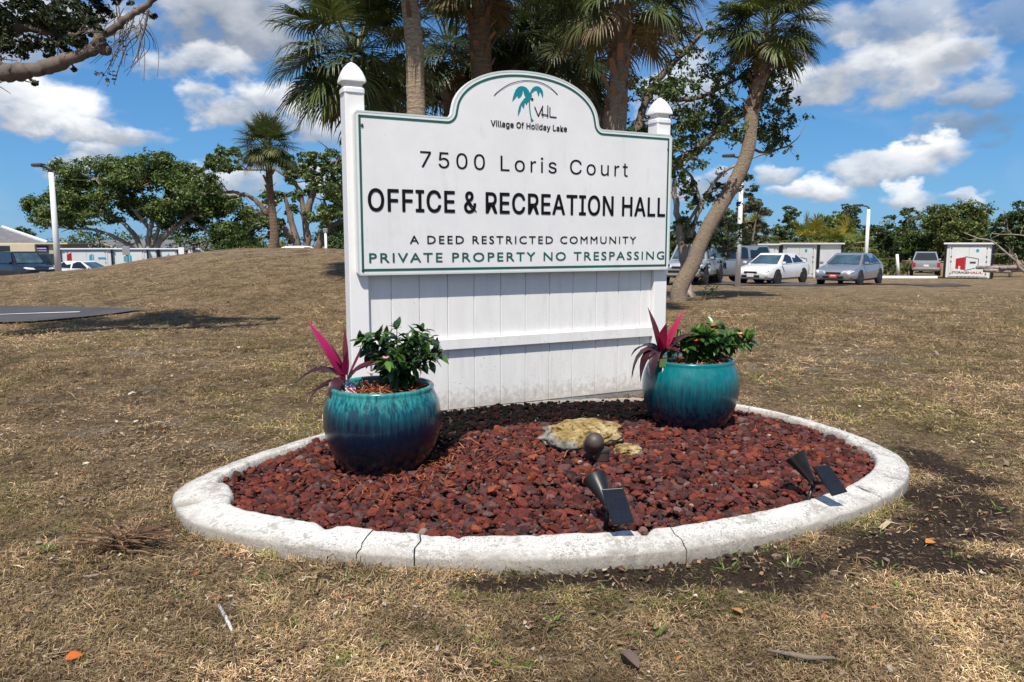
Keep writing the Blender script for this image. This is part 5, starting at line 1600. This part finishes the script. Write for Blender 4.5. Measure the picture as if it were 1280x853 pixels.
def build_snag():
    Y = 40; base = grounded(1276, Y); root = empty('dead_tree', base, label='bare grey fallen tree with long limbs at the right edge', cat='tree')
    LM = [(px3(p, Y), a * .6, b * .6) for p, a, b in [([(1300, 350), (1276, 336), (1270, 322), (1268, 318)], .16, .10), ([(1285, 338), (1262, 320), (1240, 302), (1222, 298), (1205, 291)], .10, .03), ([(1272, 322), (1258, 318), (1240, 318)], .05, .02), ([(1242, 304), (1238, 295), (1244, 289)], .03, .012), ([(1224, 298), (1212, 300), (1203, 297)], .03, .01), ([(1300, 300), (1275, 294), (1250, 293), (1240, 292)], .06, .015), ([(1266, 294), (1258, 286), (1245, 284)], .03, .01), ([(1275, 294), (1280, 282), (1290, 276)], .03, .01), ([(1250, 293), (1240, 298)], .02, .01), ([(1262, 320), (1262, 312), (1256, 306)], .03, .01)]]
    limbs_obj(root, LM, M['bark_pale'])
    root2 = empty('log', grounded(1258, 41), label='pile of grey logs under the bare fallen tree', cat='logs')
    mb = MB()
    for k in range(7):
        p = at(1258 + random.uniform(-18, 22), 336 + random.uniform(-3, 4), 41) - root2.location; d = Vector((random.uniform(.8, 1.6), random.uniform(-.4, .4), random.uniform(-.08, .08)))
        mb.tube([p - d * .6, p + d * .6], [.10, .08], 8)
    mb.build('timber', M['bark_pale'], root2, smooth=True)


build_snag()


def build_stump():
    g_ = ground_hit(866, 373); o = Vector((g_.x, g_.y + .9, gz(g_.x, g_.y + .9))); root = empty('tree_stump', o, label='grey gnarled stump with roots just behind leaning palm base', cat='stump')
    mb = MB()
    for k in range(11):
        a = k * .571; L = random.uniform(.16, .34); mb.tube([Vector((math.cos(a) * L, math.sin(a) * L, -.03)), Vector((math.cos(a) * .12, math.sin(a) * .12, .18)), Vector((math.cos(a) * .09, math.sin(a) * .09, random.uniform(.45, .95)))], [.07, .06, .03], 7)
    mb.build('roots', M['bark_pale'], root, smooth=True)
    g2 = ground_hit(888, 372); o = Vector((g2.x, g2.y, g2.z)); lb = LB()
    for k in range(46):
        a = random.uniform(0, 6.28); lb.leaf((random.gauss(0, .08), random.gauss(0, .08), random.uniform(.02, .3)), (math.cos(a), math.sin(a), random.uniform(.2, 1.2)), (0, 0, 1), random.uniform(.1, .22), .06, .8, np.array((.06, .10, .025)) * random.uniform(.6, 1.3), 4, .3)
    q = lb.build('seedling', M['leaf'], label='small leafy seedling on the lawn right of the leaning palm', cat='plant'); q.location = o


build_stump()

# ------------------------------------------------------------------ vehicles
BODY = {
    'sedan': dict(L=4.75, W=1.82, H=1.44, st=[(-2.37, .46, .78, .70), (-2.30, .32, .92, .80), (-2.0, .22, 1.00, .88), (-1.2, .20, .98, .91), (0, .20, .95, .91), (.85, .20, .94, .91), (1.25, .20, .91, .90), (1.85, .22, .83, .87), (2.20, .25, .73, .81), (2.34, .30, .64, .74), (2.38, .36, .56, .66)], gh=(-1.85, -.98, .28, 1.15), rw=.60, wx=(-1.38, 1.42), wr=.33),
    'suv': dict(L=4.7, W=1.88, H=1.80, st=[(-2.32, .48, .95, .80), (-2.28, .36, 1.12, .88), (-1.9, .30, 1.15, .93), (-1.0, .30, 1.13, .94), (.3, .30, 1.12, .94), (.9, .30, 1.11, .94), (1.3, .30, 1.08, .92), (1.9, .32, 1.00, .90), (2.20, .36, .93, .86), (2.31, .42, .80, .80), (2.34, .48, .68, .72)], gh=(-2.22, -2.0, .45, 1.05), rw=.70, wx=(-1.36, 1.40), wr=.38),
    'pickup': dict(L=5.2, W=1.90, H=1.78, st=[(-2.58, .55, .95, .84), (-2.55, .42, 1.10, .91), (-1.9, .36, 1.12, .94), (-1.0, .34, 1.10, .94), (.3, .34, 1.10, .94), (.9, .34, 1.10, .94), (1.4, .34, 1.08, .92), (2.1, .36, 1.02, .90), (2.45, .40, .94, .86), (2.56, .46, .78, .80)], gh=(-1.0, -.85, .50, 1.15), rw=.66, wx=(-1.6, 1.6), wr=.40),
}


def car(kind, name, loc, heading, paint, label, cat, plate=None, group=None, rear_plate=False):
    S = BODY[kind]; root = empty(name, loc, heading, label=label, cat=cat, group=group)
    vs = []; fs = []; st = S['st']; half = lambda x, zb, zt, w: [(x, 0, zb), (x, .82 * w, zb), (x, .97 * w, zb + .10), (x, w, zb + (zt - zb) * .45), (x, .985 * w, zb + (zt - zb) * .72), (x, .93 * w, zt - .05), (x, .80 * w, zt), (x, .4 * w, zt + .02), (x, 0, zt + .03)]
    # denser stations
    xs = np.linspace(st[0][0], st[-1][0], 34); xs = np.unique(np.r_[xs, [s[0] for s in st]])
    A = np.array(st)
    for x in xs:
        q = [np.interp(x, A[:, 0], A[:, k]) for k in (1, 2, 3)]
        hp = half(x, *q); ring = hp + [(p[0], -p[1], p[2]) for p in hp[-2:0:-1]]; vs += ring
    m = 16
    for i in range(len(xs) - 1):
        for k in range(m): fs.append((i * m + k, i * m + (k + 1) % m, (i + 1) * m + (k + 1) % m, (i + 1) * m + k))
    fs.append(tuple(range(m))); fs.append(tuple((len(xs) - 1) * m + k for k in range(m)))
    mb = MB(); mb.add(vs, fs)
    x0, x1, x2, x3 = S['gh']; H = S['H']; rw = S['rw']; W = S['W'] / 2
    bz = lambda x: float(np.interp(x, A[:, 0], A[:, 2])) - .01; bw = W * .90
    lower = [(x0, bw, bz(x0)), (x1, bw, bz(x1)), ((x1 + x2) / 2, bw, bz(0)), (x2, bw, bz(x2)), (x3, bw * .93, bz(x3))]
    upper = [(x1, rw, H - .05), (x1 + .1, rw + .03, H - .02), ((x1 + x2) / 2, rw + .04, H), (x2 - .1, rw + .02, H - .01), (x2, rw, H - .05)]
    n = 5; V = lower + upper + [(a, -b, c) for a, b, c in lower] + [(a, -b, c) for a, b, c in upper]
    F = [(i, i + 1, n + i + 1, n + i) for i in range(4)] + [(2 * n + i, 2 * n + n + i, 2 * n + n + i + 1, 2 * n + i + 1) for i in range(4)]
    F += [(n + i, n + i + 1, 3 * n + i + 1, 3 * n + i) for i in range(4)] + [(4, 14, 19, 9), (0, 5, 15, 10)]
    mb.add(V, F)
    mb.build('body', paint, root, autosmooth=.55)

    def win(name, quad, mat, off=.006, k=.90):
        q = [Vector(p) for p in quad]; c = sum(q, Vector()) / len(q); nn = (q[1] - q[0]).cross(q[-1] - q[0]).normalized()
        cc = Vector((0, 0, .8)); nn = nn if nn.dot(c - cc) > 0 else -nn
        q = [c + (p - c) * k + nn * off for p in q]; b = MB(); b.prism(q, -nn * .02); return b.build(name, mat, root)
    win('windscreen', [(x3, bw * .93, bz(x3) + .03), (x3, -bw * .93, bz(x3) + .03), (x2, -rw, H - .06), (x2, rw, H - .06)], M['windscreen'])
    win('rear_window', [(x0, bw, bz(x0) + .03), (x0, -bw, bz(x0) + .03), (x1, -rw, H - .06), (x1, rw, H - .06)], M['glass'])
    xm = (x1 + x2) / 2 + .05
    for s in (1, -1):
        U = lambda x: (x, s * (rw + .03), H - .055)
        D = lambda x: (x, s * bw, bz(x) + .035)
        win('side_window', [D(x3 - .22), D(xm + .03), U(xm + .03), U(x2 - .02)], M['glass'], .012, .93)
        win('side_window', [D(xm - .03), D(x0 + (.35 if kind == 'sedan' else .12)), U(x1 + .04), U(xm - .03)], M['glass'], .012, .93)
        b = MB(); b.box((x3 - .12, s * (bw + .16), bz(x3) + .09), (.10, .16, .12)); b.build('mirror', paint, root, bevel=.03)
        fx = A[-1][0]; ww = float(np.interp(fx - .12, A[:, 0], A[:, 3])); zz = float(np.interp(fx - .15, A[:, 0], A[:, 2]))
        b = MB(); b.prism([(fx - .01, s * ww * .42, zz - .15), (fx - .05, s * ww * .90, zz - .12), (fx - .22, s * (ww * 1.06), zz - .05), (fx - .16, s * ww * .95, zz + .0), (fx - .045, s * ww * .5, zz - .045)], (.018, s * .012, .006)); b.build('headlight', M['lamp_glass'], root)
        rx = A[0][0]; rz_ = A[0][2]; rw_ = A[0][3]
        b = MB(); b.box((rx + .02, s * rw_ * .92, rz_ - .10), (.09, .20, .20 if kind == 'sedan' else .34)); b.build('tail_light', M['red'], root, bevel=.02)
    fx = A[-1][0]; zz = A[-1][2]; ww = A[-1][3]
    b = MB(); b.box((fx + .005, 0, zz + .02), (.04, ww * .95, .085)); b.build('grille', M['grille'], root, bevel=.01)
    b = MB(); b.box((fx - .01, 0, zz - .16), (.05, ww * 1.35, .11)); b.build('lower_grille', M['grille'], root, bevel=.02)
    if plate:
        b = MB(); b.box((fx + .02, 0, zz - .11), (.02, .34, .16)); b.build('number_plate', M['plate_red'] if plate == 'red' else M['plate'], root, bevel=.005)
        if plate == 'red':
            b = MB(); b.box((fx + .032, 0, zz - .09), (.004, .24, .05)); b.build('plate_panel', M['plate'], root)
    if rear_plate:
        b = MB(); b.box((A[0][0] - .01, 0, A[0][2] - .16), (.02, .32, .14)); b.build('number_plate', M['plate'], root)
        b = MB(); b.box((A[0][0] - .04, 0, A[0][1] + .02), (.12, A[0][3] * 1.9, .12)); b.build('bumper', M['grey_metal'], root, bevel=.02)
    for x in S['wx']:
        for s in (1, -1):
            r_ = S['wr']; yw = float(np.interp(x, A[:, 0], A[:, 3]))

            def disc(prof, mat, nm, par, y):
                b = MB(); b.lathe(prof, 22)
                for i, v in enumerate(b.V): b.V[i] = (x + v[0], s * (y + v[2]), r_ + v[1])
                return b.build(nm, mat, par, autosmooth=.6)
            disc([(r_ * 1.20, -.10), (r_ * 1.20, .004), (r_ * .9, .004)], M['tyre'], 'wheel_arch', root, yw)
            w = disc([(r_ * .62, -.16), (r_ * .93, -.16), (r_, -.13), (r_, .0), (r_ * .94, .028), (r_ * .64, .03)], M['tyre'], 'tyre', root, yw)
            disc([(r_ * .63, -.02), (r_ * .63, .024), (r_ * .5, .012), (r_ * .25, .018), (r_ * .08, .03), (.01, .032)], M['rim'], 'rim', w, yw)
    return root


def park(px, Y, ang):
    x = (px - 640) / FPX * Y; az = math.atan2(x, Y)
    # ang > 0 turns the nose towards the viewer's left; heading of +x axis
    d = Vector((-math.sin(az + ang), -math.cos(az + ang), 0)); return (x, Y, gz(x, Y) + .02), math.atan2(d.y, d.x)


l, hd = park(1062, 34.6, R(17)); car('sedan', 'parked_car', l, hd, car_paint('silver_paint', (.36, .37, .38), .55), 'silver sedan with a red front plate, right of the white sedan', 'car', 'red')
l, hd = park(966, 36.2, R(25)); car('sedan', 'parked_car', l, hd, car_paint('white_paint', (.74, .74, .73), 0), 'white sedan parked nose out behind the white pole', 'car', 'white')
l, hd = park(907, 37.5, R(50)); car('suv', 'parked_car', l, hd, car_paint('silver_blue_paint', (.30, .34, .38), .5), 'silver blue SUV between the leaning palm and the white sedan', 'car')
l, hd = park(866, 34.0, R(12)); car('pickup', 'parked_car', l, hd, car_paint('pale_silver_paint', (.45, .46, .47), .5), 'silver pickup half hidden behind the leaning palm trunk', 'pickup')
l, hd = park(1154, 56, R(178)); car('pickup', 'parked_car', l, hd, car_paint('light_silver_paint', (.42, .43, .45), .5), 'silver pickup seen from behind beside the lone white container', 'pickup', rear_plate=True)
l, hd = park(30, 44.0, R(-24)); l = (l[0], l[1], at(30, 314.5, 44).z - 1.80); car('suv', 'parked_car', l, hd, car_paint('black_paint', (.012, .013, .018), .2), 'black SUV at the left edge beyond the grass mound', 'car', 'white')
l, hd = park(58, 50, R(-70)); l = (l[0], l[1], at(58, 317.5, 50).z - 1.80); car('suv', 'parked_car', l, hd, car_paint('charcoal_paint', (.03, .03, .033), .3), 'charcoal SUV behind the black one, beside the lamp post', 'car')
l, hd = park(108, 47, R(-50)); l = (l[0], l[1], at(108, 326, 47).z - 1.44); car('sedan', 'parked_car', l, hd, car_paint('white_paint_left', (.74, .74, .73), 0), 'white sedan half sunk behind the mound, right of lamp post', 'car')
l, hd = park(384, 36.0, R(-85)); q = car('sedan', 'parked_car', l, hd, car_paint('white_paint_roof', (.76, .76, .75), 0), 'white car showing only its roof over the mound beside the sign', 'car'); q.location.z = at(384, 307.5, 36.0).z - 1.44

# ------------------------------------------------------------------ storage containers
def container_proto(name, loc, rz, W, D, H, label, full=True, group='white storage containers', mirror=1, marks='house'):
    root = empty(name, loc, rz, label=label, cat='storage container', group=group)
    wm = pm('container_white', (.70, .72, .71), .6, .05, 1.5)
    mb = MB(); mb.box((0, D / 2, H / 2), (W - .12, D - .12, H - .10)); mb.build('wall', wm, root)
    mb = MB(); mb.box((0, D / 2, H - .03), (W + .16, D + .16, .10)); mb.build('roof', M['white_metal'], root, bevel=.02)
    mb = MB()
    for x in (-W / 2 + .04, W / 2 - .04):
        for y in (.04, D - .04): mb.box((x, y, (H - .1) / 2), (.13, .13, H - .1))
    mb.build('corner_posts', M['black'], root)
    # the door with its seams and latches
    mb = MB(); mb.box((-.0, .045, H * .48), (W * .80, .04, H * .84)); dr = mb.build('door', wm, root, bevel=.008)
    mb = MB(); mb.box((0, .0225, H * .92), (W * .80, .006, .025)); mb.box((0, .022, H * .78), (.012, .006, H * .24))
    for x in (-.36, .36): mb.box((x * W, .022, H * .48), (.014, .006, H * .80))
    mb.build('seam', M['grey_metal'], dr)
    mb = MB()
    for x in (-.36, .36):
        for z in (.14, .48, .62, .86): mb.box((x * W, .016, z * H), (.06, .03, .07))
    mb.build('latch', M['dark_metal'], dr)
    if marks == 'house':
        f = lambda u, v: Vector((u * W, .0205, v * H))
        mb = MB(); mb.prism([f(-.26, .28), f(-.26, .56), f(-.07, .61), f(-.07, .24), f(-.16, .26), f(-.16, .36), f(-.20, .36), f(-.20, .27)], (0, -.004, 0)); mb.build('emblem', M['red'], dr)
        mb = MB(); P_ = [f(-.06, .62), f(.20, .56), f(.20, .32), f(-.06, .23)]
        for i in range(4):
            a, b = P_[i], P_[(i + 1) % 4]; d = (b - a).normalized(); e = Vector((-d.z, 0, d.x)) * .016; mb.prism([a - e, b - e, b + e, a + e], (0, -.004, 0))
        mb.prism([f(.03, .43), f(.15, .43), f(.15, .48), f(.03, .48)], (0, -.006, 0)); mb.build('emblem_outline', M['dark_metal'], dr)
        mb = MB(); c = [f(.17 + .035 * math.cos(t), .79 + .05 * math.sin(t)) for t in np.linspace(0, 6.283, 9)[:-1]]; mb.prism(c, (0, -.004, 0)); mb.build('small_mark', M['cyan'], dr)
        t1 = text_part('lettering', 'STORAGE', -.33 * W, .0 * W, .14 * H, .20 * H, M['dark_metal'], dr, n=-.019, thick=.006); t2 = text_part('lettering', 'HAUL', .01 * W, .30 * W, .14 * H, .20 * H, M['red'], dr, n=-.019, thick=.006)
        text_part('lettering', '- - - - - -', -.22 * W, .22 * W, .05 * H, .10 * H, M['grey_metal'], dr, n=-.019, bold=.03)
    elif marks == 'row':
        f = lambda u, v: Vector((u * W, .0205, v * H))
        mb = MB(); mb.prism([f(-.37, .46), f(-.37, .78), f(-.28, .86), f(-.28, .46), f(-.31, .46), f(-.31, .56), f(-.34, .56), f(-.34, .46)], (0, -.004, 0)); mb.build('emblem', M['red'], dr)
        mb = MB(); mb.prism([f(.05, .50), f(.05, .74), f(.11, .82), f(.11, .46)], (0, -.004, 0)); mb.prism([f(.12, .48), f(.12, .80), f(.14, .76), f(.14, .52)], (0, -.004, 0)); mb.prism([f(.22, .60), f(.36, .60), f(.36, .68), f(.22, .68)], (0, -.004, 0)); mb.build('emblem', M['cyan'], dr)
    elif marks == 'teal':
        f = lambda u, v: Vector((u * W, .0205, v * H))
        mb = MB(); mb.prism([f(-.12, .52), f(-.12, .70), f(.02, .80), f(.02, .46)], (0, -.004, 0)); mb.prism([f(.03, .48), f(.03, .78), f(.08, .72), f(.08, .52)], (0, -.004, 0)); mb.build('emblem', M['cyan'], dr)
    return root


def spot(px, Y): x = (px - 640) / FPX * Y; return Vector((x, Y, gz(x, Y)))


def facing(px, Y, turn=0): x = (px - 640) / FPX * Y; return -math.atan2(x, Y) + turn


p = spot(1208, 43.5); W_ = 54 / FPX * 43.5 / math.cos(math.atan2(p.x, p.y)) * .93
container_proto('storage_container', p, facing(1208, 43.5, R(-2)), 2.45, 2.4, 2.06, 'lone white storage container with red house emblem near right edge')
p = spot(997, 46.0); container_proto('storage_container', p, facing(990, 46, R(-34)), 2.6, 2.6, 2.15, 'white storage container between the white and silver sedans')
p = spot(948, 49.0); container_proto('storage_container', p, facing(943, 49, R(-34)), 3.0, 2.6, 2.2, 'white storage container behind the white sedan roof')
for px, Y_, W2, mk, lab in ((111, 58.0, 3.55, 'row', 'white container with red emblem, leftmost of the left row'), (163, 59.5, 2.85, 'teal', 'white container with teal emblem under the huge tree'), (190, 61, 1.2, None, 'narrow white container end in the left row, behind the sign post back'), (213, 62, 1.5, 'teal', 'small white container with teal emblem at the right of the left row')):
    p = spot(px, Y_); p.z = at(px, 311, Y_).z - 2.1; container_proto('storage_container', p, facing(px, Y_), W2, 2.2, 2.1, lab, marks=mk)

# ------------------------------------------------------------------ buildings on the left
def build_houses():
    Y = 64; zg = -1.9
    X = lambda px, Y_=Y: (px - 640) / FPX * Y_; Zp = lambda px, py, Y_=Y: at(px, py, Y_).z
    base = Vector((X(30), Y, zg)); root = empty('flat_fronted_building', base, label='beige flat fronted building with blue sign and grey hip roof', cat='building')
    zt = Zp(30, 305.5); mb = MB(); mb.box((X(50) - base.x, 2, (zt - zg) / 2), (X(81) - X(19), 4, zt - zg)); mb.build('wall', M['tan'], root)
    mb = MB(); mb.box((X(8) - base.x, .6, (zt - zg) / 2), (X(26) - X(-60) , 2.0, zt - zg)); mb.build('side_wall', M['beige'], root)
    mb = MB(); mb.box((X(20) - base.x, 1.9, zt - zg + .06), (X(82) - X(-60), 4.4, .12)); mb.build('parapet', M['beige'], root)
    # hip roof behind
    Yr = 70; mb = MB(); a = at(-60, 304, Yr) - base; b = at(60, 304, Yr) - base; c = at(4, 285, Yr + 6) - base; d = at(-60, 285, Yr + 6) - base; e = at(60, 304, Yr + 12) - base; f2 = at(-60, 304, Yr + 12) - base
    e.z = b.z; f2.z = a.z; mb.add([a, b, c, d, e, f2], [(0, 1, 2, 3), (1, 4, 2), (4, 5, 3, 2), (0, 3, 5), (0, 5, 4, 1)]); mb.build('roof', M['roof'], root)
    mb = MB(); mb.tube([b + Vector((0, -.05, .05)), c + Vector((0, -.05, .08))], .16, 6); mb.build('roof_trim', M['white_metal'], root)
    s0, s1 = at(42.5, 315.5, Y - .06) - base, at(60, 307.5, Y - .06) - base; mb = MB(); mb.box(((s0.x + s1.x) / 2, -.06, (s0.z + s1.z) / 2), (s1.x - s0.x, .08, s1.z - s0.z)); sg = mb.build('sign_board', M['blue_sign'], root)
    mb = MB()
    for k in range(9): mb.box((s0.x + (s1.x - s0.x) * (.08 + .09 * k + .04), -.105, s0.z + (s1.z - s0.z) * .62), ((s1.x - s0.x) * .06, .01, (s1.z - s0.z) * .24))
    mb.box(((s0.x + s1.x) / 2, -.105, s0.z + (s1.z - s0.z) * .22), ((s1.x - s0.x) * .8, .01, (s1.z - s0.z) * .07)); mb.build('lettering', M['lilac'], sg)
    mb = MB(); mb.box((X(14) - base.x, -.42, Zp(14, 314) - zg), (.9, .08, .9)); mb.build('window', M['glass'], root)
    # long white house
    Y2 = 86; X2 = lambda px: (px - 640) / FPX * Y2; base = Vector((X2(190), Y2, -1.9)); root = empty('long_house', base, label='long white house with low grey shingle roof behind the containers', cat='house')
    ze = at(190, 313, Y2).z; mb = MB(); mb.box((0, 4, (ze + 1.9) / 2), (X2(282) - X2(82), 8, ze + 1.9)); mb.build('wall', M['house_white'], root)
    mb = MB(); a = Vector((X2(78) - base.x, -.5, ze + 1.9)); b = Vector((X2(286) - base.x, -.5, a.z)); c = Vector((X2(265) - base.x, 5, at(250, 300, Y2 + 5).z + 1.9)); d = Vector((X2(95) - base.x, 5, c.z)); e = b + Vector((0, 10, 0)); f2 = a + Vector((0, 10, 0))
    mb.add([a, b, c, d, e, f2], [(0, 1, 2, 3), (1, 4, 2), (4, 5, 3, 2), (0, 3, 5), (0, 5, 4, 1)]); mb.build('roof', M['roof'], root)
    gx = X2(252) - base.x; mb = MB(); zz = ze + 1.9; mb.prism([(gx - 1.1, -1.6, 0), (gx + 1.1, -1.6, 0), (gx + 1.1, -1.6, zz - .25), (gx, -1.6, zz + .25), (gx - 1.1, -1.6, zz - .25)], (0, 1.7, 0)); mb.build('porch', M['house_white'], root)
    for px in (150, 248, 262, 232):
        mb = MB(); xx = X2(px) - base.x; mb.box((xx, -1.63 if 240 < px < 265 else -.02, zz - .95), (.75, .06, .7)); mb.build('window', M['glass'], root)
    # the low blue grey shed roof right of it
    base = spot(285, 88); base.z = -1.9; root = empty('garage', base, label='low white garage with blue grey roof right of the long house', cat='garage')
    z1 = at(285, 318, 88).z + 1.9; mb = MB(); mb.box((0, 2, z1 / 2), (4.2, 4, z1)); mb.build('wall', M['house_white'], root)
    mb = MB(); mb.box((0, 2, z1 + .09), (4.6, 4.6, .18)); mb.build('roof', M['roof'], root)


build_houses()

# ------------------------------------------------------------------ street furniture
def street_lamp(top, bot, Y, r, arm, label, headw=.42):
    t, b = at(top[0], top[1], Y), at(bot[0], bot[1], Y); base = Vector((b.x, Y, gz(b.x, Y) - .1)); t.x = b.x
    root = empty('street_lamp', base, label=label, cat='street lamp', group='white street lamps')
    mb = MB(); mb.tube([Vector((0, 0, 0)), t - base], [r, r * .72], 14); mb.build('pole', M['white_metal'], root, smooth=True)
    q = t - base; mb = MB(); mb.tube([q, q + Vector((0, 0, .12)), q + Vector((arm * .35, 0, .2)), q + Vector((arm, 0, .24))], .05, 8); mb.build('arm', M['dark_metal'], root, smooth=True)
    c = q + Vector((arm * 1.35, 0, .25)); w = abs(arm) * .55
    mb = MB(); mb.prism([c + Vector((-w, -.16, -.05)), c + Vector((w, -.16, -.03)), c + Vector((w * 1.0, .16, -.03)), c + Vector((-w, .16, -.05))], (0, 0, .11)); hd = mb.build('lamp_head', M['dark_metal'], root, bevel=.03)
    mb = MB(); mb.box(c + Vector((0, 0, -.058)), (w * 1.4, .22, .014)); mb.build('lens', M['lamp_glass'], hd)


street_lamp((59, 216), (73, 340), 27.5, .118, -.33, 'white street lamp on the left beside the black SUV')
street_lamp((1080, 262), (1082, 330), 47, .13, -.50, 'white street lamp rising behind the silver sedan')
street_lamp((918.5, 203), (922, 356), 31.0, .115, -.42, 'white street lamp behind the leaning palm, before the parked SUV')


def sign_back(px, top, Y, label, mat, w=.5, h_=.62):
    t = at(px, top, Y); base = Vector((t.x, Y, gz(t.x, Y) - .05)); root = empty('road_sign', base, label=label, cat='sign', group='small road signs on the mound')
    mb = MB(); mb.box((0, 0, (t.z - base.z) / 2), (.06, .05, t.z - base.z)); mb.build('post', M['grey_metal'], root)
    mb = MB(); mb.box((0, -.04, t.z - base.z - h_ / 2), (w, .02, h_)); mb.build('plate', mat, root, bevel=.006)


sign_back(158, 308, 26.0, 'grey blank back of a road sign before the containers', M['grey_metal'], .26, .30)
sign_back(227, 309.5, 26.0, 'white small road sign with dark post near the long house', M['white_metal'], .20, .24)


def misc_far():
    # white leaning post, brick pillars, wheel stops, white post on the mound
    p = spot(1121, 50); o = empty('marker_post', p, label='white leaning marker post in front of the hedge', cat='post'); mb = MB(); mb.tube([(0.06, 0, 0), (-.13, 0, 1.5)], [.11, .09], 10); mb.build('post', M['white_metal'], o, smooth=True)
    for px, lab in ((1134, 'short brick pillar left of the silver pickup'), (1174, 'brick pillar between the silver pickup and lone container')):
        p = spot(px, 62); o = empty('brick_pillar', p, label=lab, cat='pillar', group='brick pillars'); mb = MB(); mb.box((0, 0, .5), (.75 if px < 1150 else 1.0, .6, 1.0)); mb.build('shaft', M['brick'], o, bevel=.02)
        mb = MB(); mb.box((0, 0, 1.03), (.85 if px < 1150 else 1.1, .7, .06)); mb.build('cap', M['brick'], o, bevel=.01)
    for i, (px, lab) in enumerate(((1150, 'white concrete wheel stop behind the silver pickup'), (1115, 'white concrete wheel stop left of the silver pickup'))):
        p = spot(px, 43.8); o = empty('wheel_stop', p, .0, label=lab, cat='wheel stop', group='white wheel stops'); mb = MB(); mb.prism([(-.95, -.09, 0), (-.95, .09, 0), (-.95, .06, .14), (-.95, -.06, .14)], (1.9, 0, 0)); mb.build('block', M['white_metal'], o, bevel=.01)
    p = spot(409, 29); p.z = gz(p.x, 29); o = empty('utility_post', p, label='thin pale utility post on the mound just left of the sign', cat='post'); t = at(409, 290, 29).z - p.z; mb = MB(); mb.tube([(0, 0, 0), (0, 0, t)], .05, 8); mb.build('pole', M['white_metal'], o, smooth=True); mb = MB(); mb.box((0, 0, t + .05), (.16, .12, .16)); mb.build('cap', M['grey_metal'], o, bevel=.01)


misc_far()
